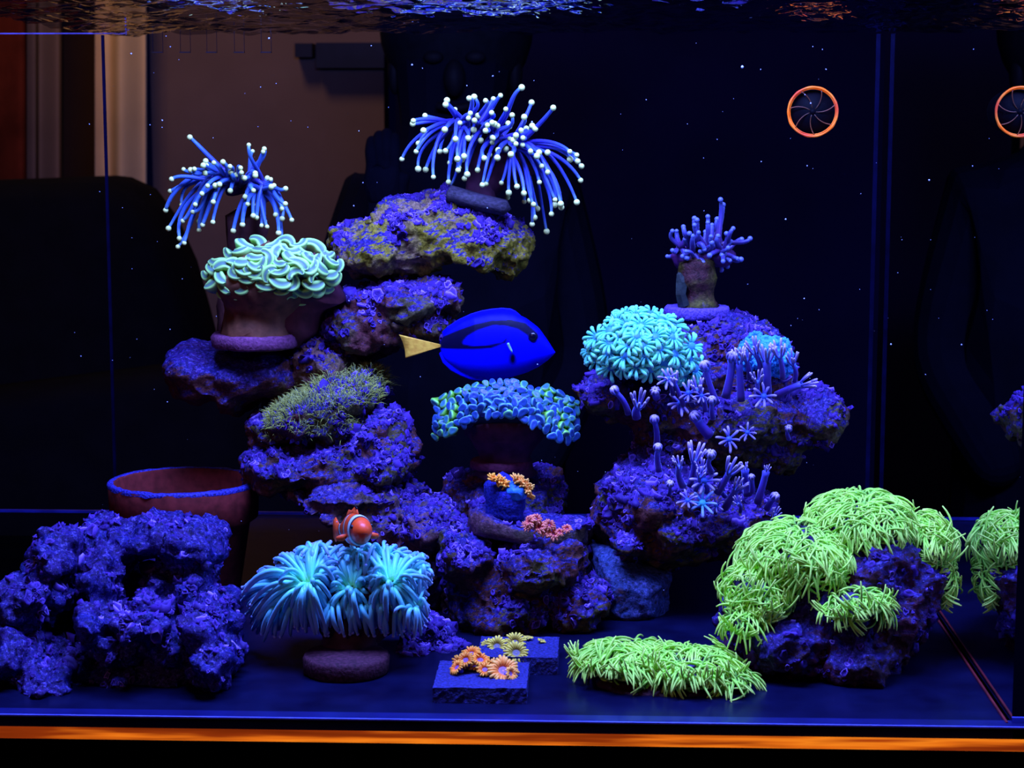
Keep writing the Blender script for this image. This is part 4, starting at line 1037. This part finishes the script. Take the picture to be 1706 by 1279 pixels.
# curtain along the front, fringe along the back, sweep to the pot side
def strand(rx, ry, tx, ty, dY0, dY1, bow):
    a, b = zp(rx, ry, Ym + dY0), zp(tx, ty, Ym + dY1)
    pts = bez(a, a + (b - a) * .3 + bow, a + (b - a) * .75 + bow * .7 + r_.normal(0, .0012, 3), b, 12)
    w_ = .00130 * r_.uniform(.85, 1.2)
    V, F, t = tube(pts, w_ * np.interp(np.linspace(0, 1, 12), [0, .12, .7, .93, 1], [.6, .95, 1.1, .9, .6]), 8)
    o = mk('tentacle', V, F, M_blue, bc, t=.12 + .88 * t, origin=a)
    place('tip', bt, o, b + (pts[-1] - pts[-2]) * .3, None, 0, w_ * .8)
for x in np.linspace(270, 1330, 50):
    x += r_.normal(0, 14); strand(x * .9 + 85, 770 + r_.uniform(-40, 50), x + r_.normal(0, 40), 935 + r_.uniform(0, 85), -.020, -.020 + r_.uniform(-.004, .008), np.array([0, -.010, .006]))
for x in np.linspace(330, 1410, 52):
    x += r_.normal(0, 12); y0_ = float(np.interp(x, [330, 500, 640, 860, 1050, 1250, 1410], [430, 395, 350, 395, 355, 380, 450]))
    strand(x * .85 + 130, 575 + r_.uniform(-40, 40), x, y0_ + r_.uniform(0, 70), .000, .022 + r_.uniform(-.006, .006), np.array([0, -.003, .005]))
for y in np.linspace(560, 990, 24):
    strand(430 + r_.normal(0, 30), 640 + (y - 640) * .45, float(np.interp(y, [560, 700, 850, 990], [215, 75, 120, 190])) + r_.uniform(0, 60), y, -.012, .004 + r_.uniform(-.006, .006), np.array([0, -.006, .007]))
for y in np.linspace(520, 900, 16):
    strand(1270 + r_.normal(0, 25), 640 + (y - 640) * .5, 1440 - r_.uniform(0, 60), y, -.012, .004 + r_.uniform(-.006, .006), np.array([0, -.006, .007]))
for cx, cy, rx, ry in ((600, 690, 260, 150), (900, 720, 240, 140), (1160, 680, 240, 150)):
    c = zp(cx, cy, Ym + .012)
    V, F = sphere(c, (rx / ZR[2] * S(Ym), .026, ry / ZR[2] * S(Ym)), 24, 14)
    mk('oral_disc', V, F, plain('aqua_disc', (0.06, 0.45, 0.42), 0.5, 0.3, 0.3, 160, 0.2), bc)
M_stalk = plain('dark_wine_stalk', (0.05, 0.012, 0.02), 0.7, 0.2, 0.4, 160, 0.5)
stalk('skeleton', bc, P(578, 1110, .105), P(590, 1000, .12), .014, .026, M_stalk, flare=1.2, seg=20)
stalk('skeleton', bc, P(590, 1080, .11), P(650, 990, .125), .010, .018, M_stalk, flare=1.2)
disc('frag_disc', bc, np.array([*P(577, 1118, .085)[:2], .0055]), 74 * S(.085), .011, plain('wine_frag_disc', (0.05, 0.011, 0.022), 0.8, 0.2, 0.6, 500, 0.6, 0.001))

# ------------------------------------------------------------------ green star polyps
M_gsp = tissue('green_star', [(0, (0.10, 0.12, 0.06)), (0.15, (0.22, 0.50, 0.07)), (0.5, (0.42, 0.97, 0.075)), (1, (0.70, 1.0, 0.14))], 0.45, 0.2, 0.25, (0.7, 1, .25), rnd=.25)
def star_mesh(seed, n=13):
    """Eight-rayed polyp fanned out and combed towards +X."""
    r = np.random.default_rng(seed); mb = MB()
    for i in range(n):
        a = r.normal(0, .75) if i < n - 3 else r.uniform(-PI, PI)
        d = np.array([math.cos(a), math.sin(a), 0.0])
        l = r.uniform(.8, 1.2) * (1 if i < n - 3 else .65); el = r.uniform(.25, .75)
        o_ = np.array([r.uniform(-.12, .12), r.uniform(-.28, .28), 0])
        side = np.array([-d[1], d[0], 0]) * r.normal(0, .10)
        pts = [o_, o_ + d * .18 * l + [0, 0, .40 * el], o_ + d * .62 * l + [0, 0, .62 * el] + side, o_ + d * l + [.12, 0, .18 * el - .06] + side * 2]
        V, F, t = tube(bez(*[np.array(p, float) for p in pts], 9), .046 * np.array([.8, .95, 1, 1, 1, 1, .95, .85, .6]), 5); mb.add(V, F, t)
    V, F, T = mb.get(); return mesh_data('polyp', V, F, M_gsp, T)
GM = [star_mesh(i) for i in range(8)]
M_mat = plain('purple_mat', (0.05, 0.03, 0.12), 0.7, 0.2, 0.5, 250, 0.5)
def gsp(root, lobes, seed):
    r = np.random.default_rng(seed)
    for (px, py, rx, ry, Y, D, n, up, vmax) in lobes:
        c = P(px, py, Y); s = S(Y); R = np.array([rx * s, D, ry * s])
        V, F = sphere(c, R * .93, 24, 14)
        V = V + np.array([[mnoise.noise(Vector(v) * 120) * .002] * 3 for v in V])
        mk('mat', V, F, M_mat, root)
        cnt = 0; got = []; tr = 0
        while cnt < n and tr < 5000:
            tr += 1
            d = r.normal(0, 1, 3); d /= np.linalg.norm(d)
            if d[1] > .45 or d[2] < -vmax: continue
            if any(np.linalg.norm((d - g) * R) < .0048 for g in got): continue
            got.append(d); cnt += 1
            nrm = d / R; nrm /= np.linalg.norm(nrm); nrm = nrm + np.array([0, -.1, up]); 
            sc_ = r.uniform(.0115, .0150)
            nz_ = Vector(nrm).normalized()
            away = Vector(r.normal(0, 1, 3)) if r.random() < .22 else Vector((d[0] * rx, d[1] * rx * .8 - .35 * rx, d[2] * ry - .55 * ry)) + Vector(r.normal(0, .22 * rx, 3))
            xa = (away - nz_ * away.dot(nz_)).normalized(); ya = nz_.cross(xa)
            o = place('polyp', GM[r.integers(8)], root, c + d * R * .95, None, 0, (sc_, sc_, sc_))
            o.rotation_mode = 'QUATERNION'; o.rotation_quaternion = Matrix((xa, ya, nz_)).transposed().to_quaternion()
g1 = empty('green_star_polyps', P(1400, 1000, .14), 'lime green star polyps spreading over the dark purple rock', 'coral')
gsp(g1, [(1435, 872, 82, 48, .145, .040, 74, .1, .35), (1330, 925, 95, 52, .125, .042, 86, .0, .55), (1265, 985, 55, 45, .11, .03, 42, -.1, .7), (1545, 905, 36, 45, .15, .028, 36, .0, .6), (1568, 960, 20, 28, .145, .018, 10, -.2, .7),
         (1425, 1008, 44, 20, .085, .018, 22, -.1, .6), (1240, 1030, 26, 16, .09, .015, 9, -.2, .7)], 2)
g2 = empty('green_star_polyps', P(1090, 1165, .07), 'lime green star polyp mat lying low on the front of the floor', 'coral')
gsp(g2, [(1045, 1098, 70, 22, .075, .026, 46, .1, .5), (1150, 1110, 72, 24, .07, .026, 48, .1, .5), (1222, 1132, 22, 12, .06, .014, 6, -.1, .6)], 9)
V, F = rect(985, 1118, 1238, 1162, .052, .06)
rk = rock('mat_slab', None, .07, [([(985, 1120), (1080, 1112), (1235, 1120), (1240, 1163), (1100, 1163), (990, 1160)], .078, .035)], (), rock_mat('wine_slab', .35, 0, violet=(0.07, 0.02, 0.2), blue=(0.03, 0.02, 0.2), brown=(0.05, 0.01, 0.02), olive=(0.05, 0.015, 0.02)), disp=((0.02, 0.002), (0.005, 0.001)), vor=None, root=g2)

# ------------------------------------------------------------------ frag tiles with zoanthids
M_tile = plain('blue_tile', (0.014, 0.014, 0.13), 0.8, 0.3, 0.7, 700, 0.9, 0.0012)
def tile(label, x0, x1, ytop, ybot, Y0, Y1):
    a, b = P(x0, ybot, Y0), P(x1, ybot, Y0); h = P(x0, ytop, Y0)[2] - P(x0, ybot, Y0)[2]
    n = 22; V = []; F = []
    # rough-cut slab with slightly eaten edges
    mb = bpy.data.meshes.new('frag_tile')
    nx, ny, nz = 20, 20, 4
    import itertools
    c = np.array([(a[0] + b[0]) / 2, (Y0 + Y1) / 2, h / 2]); sz = np.array([b[0] - a[0], Y1 - Y0, h])
    faces = []; verts = []
    def grid(o_, u_, v_, nu, nv):
        st = len(verts)
        for j in range(nv + 1):
            for i in range(nu + 1): verts.append(o_ + u_ * (i / nu) + v_ * (j / nv))
        for j in range(nv):
            for i in range(nu):
                k = st + j * (nu + 1) + i; faces.append((k, k + 1, k + nu + 2, k + nu + 1))
    o_ = c - sz / 2; X, Yv, Z = np.array([sz[0], 0, 0]), np.array([0, sz[1], 0]), np.array([0, 0, sz[2]])
    grid(o_ + Z, X, Yv, nx, ny); grid(o_, Yv, X, ny, nx); grid(o_, X, Z, nx, nz); grid(o_ + Yv, Z, X, nz, nx); grid(o_, Z, Yv, nz, ny); grid(o_ + X, Yv, Z, ny, nz)
    V = np.array(verts); V = V + np.array([[mnoise.noise(Vector(v) * 320) * .0006, mnoise.noise(Vector(v) * 320 + Vector((9, 0, 0))) * .0006, mnoise.noise(Vector(v) * 300 + Vector((0, 7, 0))) * .0006] for v in V])
    V[:, 2] = np.maximum(V[:, 2], 0.0001)
    o = mk('frag_tile', V, faces, M_tile, None, smooth=False, origin=(c[0], c[1], 0)); tag(o, label, 'tile'); return h
h1 = tile('square blue frag tile carrying orange polyps at the front of the floor', 721, 877, 1150, 1176, .026, .079)
h2 = tile('square blue frag tile with small yellow polyps behind the orange ones', 795, 929, 1100, 1129, .083, .128)
def disc_polyp(seed, mat, petals=20, name='polyp'):
    r = np.random.default_rng(seed); mb = MB()
    V, F = lathe((0, 0, 0), [(.30, -.9), (.36, -.3), (.50, .0), (.48, .12), (.3, .10), (.12, .06), (0.0, .10)], 18); mb.add(V, F, np.repeat([0, .05, .25, .3, .15, .05, .3], 18))
    for i in range(petals):
        a = 2 * PI * (i + r.uniform(-.2, .2)) / petals; d = np.array([math.cos(a), math.sin(a), 0]); l = r.uniform(.85, 1.15)
        V, F, t = tube([d * .38 + [0, 0, .08], d * .72 * l + [0, 0, .26], d * 1.02 * l + [0, 0, .12 + r.normal(0, .10)]], [.09, .13, .11], 6); mb.add(V, F, .45 + .55 * t)
    V, F, T = mb.get(); return mesh_data(name, V, F, mat, T)
def poly_group(label, items, mat, base, cat='polyps', petals=20, nm='zoanthid_polyps'):
    root = empty(nm, base, label, cat)
    ms = [disc_polyp(s, mat, petals) for s in range(3)]
    r = np.random.default_rng(len(items) * 7)
    for (px, py, Y, rad, nrm) in items:
        place('polyp', ms[r.integers(3)], root, P(px, py, Y), np.array(nrm) + r.normal(0, .12, 3), r.uniform(0, 6), 1.15 * rad * S(Y))
    return root
M_orange = tissue('orange_zoa', [(0, (0.04, 0.05, 0.4)), (0.25, (0.5, 0.10, 0.06)), (0.5, (0.98, 0.20, 0.012)), (1, (1.0, 0.46, 0.035))], 0.5, 0.3, 0.3, (1, .5, .15), rnd=.2)
M_pinkor = tissue('peach_zoa', [(0, (0.05, 0.05, 0.45)), (0.25, (0.65, 0.22, 0.20)), (0.5, (1.0, 0.26, 0.03)), (1, (1.0, 0.52, 0.08))], 0.5, 0.3, 0.3, (1, .5, .15), rnd=.2)
M_yellow = tissue('yellow_zoa', [(0, (0.03, 0.03, 0.2)), (0.3, (0.40, 0.30, 0.04)), (1, (1.0, 0.80, 0.07))], 0.5, 0.3, 0.3, (1, 1, .6), rnd=.2)
poly_group('orange zoanthid polyps heaped on the front tile', [(768, 1105, .060, 15, (-.5, -.5, .7)), (785, 1090, .062, 14, (-.2, -.3, .9)), (800, 1100, .058, 14, (.2, -.5, .8)), (776, 1100, .056, 13, (-.3, -.6, .7)), (762, 1112, .052, 12, (-.6, -.5, .6)), (808, 1116, .05, 12, (-.1, -.7, .5)), (792, 1112, .062, 14, (0, -.3, .9))], M_orange, P(785, 1120, .055))
poly_group('large peach zoanthid polyp open on the front tile', [(838, 1118, .050, 22, (.1, -.6, .75)), (822, 1112, .056, 13, (-.4, -.5, .7)), (850, 1122, .046, 11, (.6, -.5, .5))], M_pinkor, P(838, 1128, .05), petals=26)
poly_group('tiny yellow zoanthid polyps on the rear tile', [(828, 1077, .103, 15, (-.2, -.6, .7)), (858, 1071, .106, 15, (0, -.6, .8)), (860, 1088, .088, 17, (.1, -.8, .5)), (812, 1075, .108, 11, (-.4, -.5, .7)), (858, 1062, .118, 8, (0, -.2, 1)), (880, 1063, .12, 7, (0, -.2, 1)), (902, 1068, .115, 6, (.2, -.2, 1))], M_yellow, P(850, 1100, .1))
# pink polyps and the plug with orange mushrooms on the slab
M_pink = tissue('pink_polyp', [(0, (0.3, 0.02, 0.08)), (0.4, (0.8, 0.12, 0.08)), (1, (1.0, 0.36, 0.17))], 0.5, 0.3, 0.4, (1, .4, .25), rnd=.25)
PK = [flower_mesh(120 + i, M_pink, 13, .13, .5, .3, two=True) for i in range(3)]
pk = empty('pink_polyps', P(905, 895, .175), 'curly coral-pink polyps growing on the tilted slab', 'polyps')
for px, py, r0 in ((884, 872, 14), (900, 882, 14), (893, 868, 12), (915, 878, 12), (922, 893, 14), (908, 890, 11), (945, 884, 10), (878, 880, 11), (932, 890, 9)):
    place('polyp', PK[rng.integers(3)], pk, P(px, py - 3, .168), np.array([rng.normal(0, .4), -.7, .6]), rng.uniform(0, 6), r0 * S(.17))
M_blueplug = plain('cobalt_plug', (0.010, 0.013, 0.20), 0.8, 0.2, 0.6, 600, 0.9, 0.001)
mu = empty('mushroom_coral', P(842, 856, .19), 'blue mushroom coral with two orange frilled rims on a cobalt plug', 'coral')
stalk('plug', mu, P(838, 862, .195), P(838, 806, .195), .0120, .0120, M_blueplug, seg=18, flare=1.05, wob=.03)
stalk('plug_foot', mu, P(846, 862, .188), P(850, 820, .188), .0095, .0105, M_blueplug, seg=16, wob=.03)
def frill(parent, pxs, Y, w, mat, seed):
    """Thick ruffled rim along a bent path, frilled with short knobs."""
    r = np.random.default_rng(seed); mb = MB()
    pts = np.array([P(x, y, Y) for x, y in pxs]); s = np.linspace(0, len(pts) - 1, 22)
    path = np.stack([np.interp(s, np.arange(len(pts)), pts[:, k]) for k in range(3)], 1)
    V, F, t = tube(path, w * S(Y) * (.8 + .2 * np.sin(np.arange(22) * 2.1)), 7); mb.add(V, F, .6)
    for p in path[1:-1]:
        for k in range(3):
            d = r.normal(0, 1, 3); d[1] -= .4; d[2] += .7; d /= np.linalg.norm(d)
            V, F, t = tube([p, p + d * w * 1.1 * S(Y), p + d * w * 1.9 * S(Y)], [w * .35 * S(Y), w * .36 * S(Y), w * .22 * S(Y)], 5); mb.add(V, F, .6 + .4 * t)
    V, F, T = mb.get(); o = mk('frilled_rim', V, F, mat, parent, t=T); o['label'] = 'orange frilled rim'; return o
frill(mu, [(819, 798), (832, 800), (848, 810)], .183, 6, M_orange, 1)
frill(mu, [(856, 797), (870, 803), (880, 812), (882, 826)], .181, 6, M_pinkor, 2)
V, F = sphere(P(860, 818, .186), (21 * S(.186), .009, 18 * S(.186)), 22, 14)
V = V + np.array([[mnoise.noise(Vector(v) * 400) * .0012] * 3 for v in V])
mk('mushroom_body', V, F, plain('sky_blue_flesh', (0.03, 0.20, 0.75), 0.5, 0.3, 0.4, 500, 0.5), mu)

# ------------------------------------------------------------------ blue tang
def tang():
    Y = .292
    zf = lambda x, y, d=0.0: P(640 + x / 4.736, 480 + y / 4.736, Y + d)
    top = [(440, 425), (470, 372), (520, 325), (600, 268), (700, 222), (820, 196), (940, 186), (1030, 196), (1120, 236), (1220, 312), (1300, 425), (1335, 482), (1347, 500)]
    bot = [(440, 478), (470, 560), (520, 600), (600, 652), (700, 692), (820, 706), (940, 704), (1030, 694), (1120, 668), (1220, 620), (1300, 562), (1335, 527), (1347, 512)]
    n, m = 170, 150
    xs = 440 + (1347 - 440) * (np.linspace(0, 1, n) ** 1.0)
    tx, ty = zip(*top); bx, by = zip(*bot)
    T = np.interp(xs, tx, ty); B = np.interp(xs, bx, by)
    k = np.ones(7) / 7
    T[3:-3] = np.convolve(T, k, 'valid'); B[3:-3] = np.convolve(B, k, 'valid')
    u = (xs - 440) / 907
    W = .0105 * np.interp(u, [0, .08, .3, .6, .85, .96, 1], [.13, .3, .78, 1, .78, .35, .1])
    outer = [(1222, 352), (1120, 265), (1000, 238), (850, 243), (700, 278), (560, 330), (455, 375), (420, 440), (430, 482), (600, 488), (720, 490), (850, 480), (950, 440), (1000, 480), (1120, 415), (1190, 425), (1228, 400)]
    inner = [(620, 432), (660, 385), (740, 340), (850, 305), (940, 302), (1050, 330), (1135, 385), (1115, 470), (1000, 520), (960, 445), (990, 372), (960, 385), (930, 418), (800, 443), (700, 447)]
    V = []; C = []
    for i in range(n):
        cy = (T[i] + B[i]) / 2; h = (B[i] - T[i]) / 2
        for j in range(m):
            a = 2 * PI * j / m
            py = cy - h * math.cos(a); d = -W[i] * math.sin(a) * (abs(math.sin(a)) ** .15)
            V.append(zf(xs[i], py, d))
            C.append((xs[i], py))
    V += [zf(432, 452), zf(1352, 506)]; C += [(432, 452), (1352, 506)]
    C = np.array(C)
    def dark(x, y):
        b = in_poly(x, y, outer) & ~in_poly(x, y, inner)
        b |= ((x - 1015) / 26) ** 2 + ((y - 555) / 45) ** 2 < 1
        b |= ((x - 1172) / 45) ** 2 + ((y - 385) / 40) ** 2 < 1
        return b.astype(float)
    blk = sum(dark(C[:, 0] + dx_, C[:, 1] + dy_) for dx_ in (-12, -6, 0, 6, 12) for dy_ in (-12, -6, 0, 6, 12)) / 25.0
    cols = blk[:, None] * np.array([0.0008, 0.0008, 0.02]) + (1 - blk[:, None]) * np.array([0.0008, 0.0015, 0.90])
    F = [(i * m + j, (i + 1) * m + j, (i + 1) * m + (j + 1) % m, i * m + (j + 1) % m) for i in range(n - 1) for j in range(m)]
    F += [(j, (j + 1) % m, n * m) for j in range(m)] + [((n - 1) * m + (j + 1) % m, (n - 1) * m + j, n * m + 1) for j in range(m)]
    root = empty('tang_fish', zf(880, 460), 'vivid blue tang fish with dark markings and pale yellow tail', 'fish')
    Mv = vcol('tang_skin', 0.5, 0.08)
    mk('body', V, F, Mv, root, col=cols)
    Mf = plain('tang_fin', (0.0008, 0.0015, 0.70), 0.5, 0.1, 0.2, 300, 0.2)
    def fin(name, pairs, mat, th=.0006, par=None, ridge=0.0, off=0.0):
        """Fin blade between two edge lines, rayed, with thickness."""
        n = len(pairs); V = []; m = 6
        for s in (-1, 1):
            for i, (a, b) in enumerate(pairs):
                for k in range(m):
                    f = k / (m - 1); q = (a[0] + (b[0] - a[0]) * f, a[1] + (b[1] - a[1]) * f)
                    V.append(zf(q[0], q[1], off + s * th * (1 - .7 * f) * (1 + ridge * (i % 2))))
        F = []; st = n * m
        for i in range(n - 1):
            for k in range(m - 1):
                p = i * m + k
                F += [(p, p + m, p + m + 1, p + 1), (st + p, st + p + 1, st + p + m + 1, st + p + m)]
        for i in range(n - 1):
            p = i * m; q = i * m + m - 1
            F += [(p, st + p, st + p + m, p + m), (q, q + m, st + q + m, st + q)]
        for k in range(m - 1):
            p = k; q = (n - 1) * m + k
            F += [(p, p + 1, st + p + 1, st + p), (q, st + q, st + q + 1, q + 1)]
        return mk(name, V, F, mat, par or root)
    def strip(xs_, e, yo):
        return [((x, np.interp(x, *zip(*e))), (x + dx, y)) for x, dx, y in xs_]
    ta = lambda x: float(np.interp(x, tx, ty)) + 14
    ba = lambda x: float(np.interp(x, bx, by)) - 14
    fin('dorsal_fin', [((x, ta(x)), (x - 14, y)) for x, y in ((470, 345), (520, 298), (600, 246), (700, 200), (780, 176), (860, 162), (940, 155), (1010, 160), (1050, 178), (1090, 212))], Mf)
    fin('anal_fin', [((x, ba(x)), (x - 18, y)) for x, y in ((452, 515), (480, 588), (540, 648), (620, 692), (700, 722), (800, 732), (900, 726), (980, 714), (1040, 698))], Mf)
    Mt = plain('tail_yellow', (1.0, 0.48, 0.04), 0.6, 0.2, 0.25, 260, 0.3)
    pairs = []
    for k in range(15):
        f = k / 14
        pairs.append(((455, 446 + 14 * f), (118 + 50 * f + 14 * math.sin(f * PI), 365 + 188 * f)))
    fin('tail_fin', pairs, Mt, .0012, ridge=.35)
    fin('pectoral_fin', [((968, 440), (972, 452)), ((975, 430), (1000, 500)), ((985, 430), (1012, 512)), ((990, 440), (1012, 490))], plain('pale_fin', (0.25, 0.62, 0.30), 0.5, 0.2, 0.2, 300, 0.2), .0006, off=-.0125)
    V, F = sphere(zf(1175, 383, -.0088), (.0030, .0014, .0030), 14, 10)
    mk('eye', V, F, plain('dark_eye', (0.002, 0.002, 0.012), 0.2, 0.6, 0.1, 100, 0.02), root)
    V, F = sphere(zf(1175, 383, .0088), (.0030, .0014, .0030), 14, 10)
    mk('eye', V, F, bpy.data.materials['dark_eye'], root)
tang()

# ------------------------------------------------------------------ clownfish, facing the viewer
def clown():
    zf = lambda x, y, Y: P(380 + x / 4.2625, 820 + y / 4.2625, Y)
    snout = zf(968, 275, .080); mid = zf(895, 262, .105); tail = zf(790, 262, .130)
    n, m = 60, 32
    path = bez(snout, snout + (mid - snout) * .6, mid + (mid - snout) * .35, tail, n)
    s = np.linspace(0, 1, n)
    Hh = .0093 * np.interp(s, [0, .03, .10, .22, .45, .65, .85, .95, 1], [.12, .42, .70, .95, 1.05, .9, .5, .36, .34])
    Wd = .0068 * np.interp(s, [0, .03, .10, .22, .45, .65, .85, 1], [.16, .52, .85, 1.02, .95, .7, .35, .12])
    tg = np.gradient(path, axis=0); tg /= np.linalg.norm(tg, axis=1)[:, None]
    V = []; C = []
    ora, wht, blk = np.array((0.95, 0.085, 0.012)), np.array((0.62, 0.72, 0.62)), np.array((0.004, 0.004, 0.012))
    def colr(q):
        for c0, hw in ((.235, .045), (.52, .035), (.93, .03)):
            d = abs(q - c0)
            if d < hw: return wht
            if d < hw + .022: return blk
        return ora
    for i in range(n):
        sd = np.cross(tg[i], [0, 0, 1.0]); sd /= np.linalg.norm(sd); up = np.cross(sd, tg[i])
        for j in range(m):
            a = 2 * PI * j / m
            V.append(path[i] + sd * Wd[i] * math.cos(a) + up * Hh[i] * math.sin(a))
            C.append(colr(s[i]))
    V += [snout, path[-1]]; C += [ora, wht]
    F = [(i * m + j, i * m + (j + 1) % m, (i + 1) * m + (j + 1) % m, (i + 1) * m + j) for i in range(n - 1) for j in range(m)]
    F += [((j + 1) % m, j, n * m) for j in range(m)] + [((n - 1) * m + j, (n - 1) * m + (j + 1) % m, n * m + 1) for j in range(m)]
    root = empty('clownfish', mid, 'small orange clownfish with white bands facing out above the blue coral', 'fish')
    mk('body', V, F, vcol('clown_skin', 0.4, 0.4), root, col=C)
    Mo = plain('clown_fin', (0.85, 0.085, 0.015), 0.5, 0.3, 0.3, 300, 0.2)
    Mb = plain('clown_black', (0.004, 0.004, 0.012), 0.4, 0.4, 0.2, 300, 0.2)
    def blade(name, loop, th, mat, par=root):
        loop = np.array(loop); c = loop.mean(0); nn = np.cross(loop[1] - loop[0], loop[2] - loop[0]); nn /= np.linalg.norm(nn) + 1e-12
        k = len(loop); V = np.vstack([loop + nn * th * .3, loop - nn * th * .3, [c + nn * th, c - nn * th]])
        F = [(i, (i + 1) % k, 2 * k) for i in range(k)] + [(k + (i + 1) % k, k + i, 2 * k + 1) for i in range(k)] + [((i + 1) % k, i, k + i, k + (i + 1) % k) for i in range(k)]
        return mk(name, V, F, mat, par)
    up = np.array([0, 0, 1.0])
    i0, i1, i2 = 14, 26, 44
    q = lambda i, h: path[i] + up * (Hh[i] * .93 + h)
    d = blade('dorsal_fin', [q(i0, -.001), q(20, .0035), q(i1, .0045), q(34, .003), q(40, .0045), q(i2, .003), q(48, -.001), q(i1, -.002)], .0006, Mo)
    blade('fin_edge', [q(20, .0035), q(i1, .0047), q(i1, .0055), q(20, .0045)], .0006, Mb, d)
    for sgn in (-1, 1):
        i = 20; sd = np.cross(tg[i], [0, 0, 1.0]); sd /= np.linalg.norm(sd)
        b = path[i] + sd * sgn * Wd[i] * .95
        o = blade('pectoral_fin', [b + up * .001 - up * .003, b + sd * sgn * .003 + up * .001 - up * .003, b + sd * sgn * .006 - up * .003, b + sd * sgn * .0065 - up * .0045, b + sd * sgn * .005 - up * .006, b + sd * sgn * .002 - up * .006, b - up * .004], .0007, Mo)
    tl = path[-1]; td = tg[-1]
    o = blade('tail_fin', [tl + up * .003, tl + td * .006 + up * .0075, tl + td * .010 + up * .005, tl + td * .0108, tl + td * .010 - up * .005, tl + td * .006 - up * .0075, tl - up * .003], .0008, Mo)
    for sgn in (-1, 1):
        i = 8; sd = np.cross(tg[i], [0, 0, 1.0]); sd /= np.linalg.norm(sd)
        V, F = sphere(path[i] + sd * sgn * Wd[i] * .93 + up * Hh[i] * .35, .0013, 12, 8)
        mk('eye', V, F, Mb, root)
    i = 2
    V, F, _ = tube([path[1] + np.cross(tg[1], up) * k * .0020 - up * (.0014 + .0004 * abs(k)) - tg[1] * (.0008 - .0006 * abs(k)) for k in (-1, -.5, 0, .5, 1)], .00032, 6)
    o = mk('mouth', V, F, plain('mouth_line', (0.25, 0.02, 0.01), 0.5, 0.3, 0.2, 200, 0.1), root)
clown()

# ------------------------------------------------------------------ wave pump with its orange ring
def pump():
    Y = .372
    c = P(1354, 186, Y); R = 40 * S(Y)
    root = empty('wave_pump', c, 'round wave pump with a glowing orange guard ring in the dark water', 'pump')
    face = (CAM - c); face[2] = 0; face /= np.linalg.norm(face)
    u = np.array([face[1], -face[0], 0]) * -1; w = np.array([0, 0, 1.0])
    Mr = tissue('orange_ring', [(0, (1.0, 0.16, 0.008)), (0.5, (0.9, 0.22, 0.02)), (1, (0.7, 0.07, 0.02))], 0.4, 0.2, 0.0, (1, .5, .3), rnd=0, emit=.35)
    a = np.linspace(0, 2 * PI, 65)[:-1]
    def ring(r, tube_r, name, mat, off=0.0, par=root, jit=0.0):
        seg = 8; V = []; T = []
        for k, t in enumerate(a):
            rr = tube_r * (1 + jit * mnoise.noise(Vector((math.cos(t) * 3, math.sin(t) * 3, 2))))
            d = u * math.cos(t) + w * math.sin(t)
            for j in range(seg):
                p = 2 * PI * j / seg
                V.append(c + face * off + d * (r + rr * math.cos(p)) + face * rr * math.sin(p) * 1.6); T.append(.5 + .5 * math.sin(t * 3 + 1))
        n = len(a)
        F = [(k * seg + j, ((k + 1) % n) * seg + j, ((k + 1) % n) * seg + (j + 1) % seg, k * seg + (j + 1) % seg) for k in range(n) for j in range(seg)]
        return mk(name, V, F, mat, par, t=T)
    ring(R, .0008, 'guard_ring', Mr, 0, jit=.7)
    ring(R * .93, .0004, 'inner_ring', Mr, -.002)
    Ms = tissue('amber_spoke', [(0, (0.05, 0.02, 0.006)), (1, (0.25, 0.06, 0.012))], 0.4, 0.4, 0.2, (1, .5, .3), rnd=.5)
    for k in range(7):
        t = 2 * PI * k / 7 - 1.9
        d0, d1, d2 = [u * math.cos(t + e) + w * math.sin(t + e) for e in (0, .18, .42)]
        V, F, tt = tube(bez(c + d0 * R * .12, c + d0 * R * .4, c + d1 * R * .7, c + d2 * R * .95, 8), .00035, 6); mk('spoke', V, F, Ms, root, t=tt)
    Mk = plain('black_pump', (0.0012, 0.0012, 0.003), 0.6, 0.05, 0.2, 80, 0.1)
    V, F = sphere(c - face * .001, (R * .15,) * 3, 16, 10); mk('hub', V, F, Mk, root)
    prof = np.linspace(0, 1, 9)
    V, F, _ = tube([c - face * (.004 + .042 * k) for k in prof], R * np.interp(prof, [0, .1, .6, 1], [.97, 1.0, .85, .5]), 40); mk('housing', V, F, Mk, root)
pump()

# ------------------------------------------------------------------ drifting specks
mb = MB(); r_ = np.random.default_rng(77)
for _ in range(230):
    p = P(r_.uniform(120, 1640), r_.uniform(60, 1130), r_.uniform(.03, .50))
    if p[2] < .004 or not (XL < p[0] < XR): continue
    V, F = sphere(p, .00026 * r_.lognormal(0, .45), 5, 4); mb.add(V, F)
V, F, T = mb.get()
o = mk('drifting_specks', V, F, plain('pale_speck', (0.5, 0.55, 0.8), 0.6, 0.3, 0.2, 100, 0.1), None)
tag(o, 'tiny pale specks drifting in the dark water', 'particles', kind='stuff')
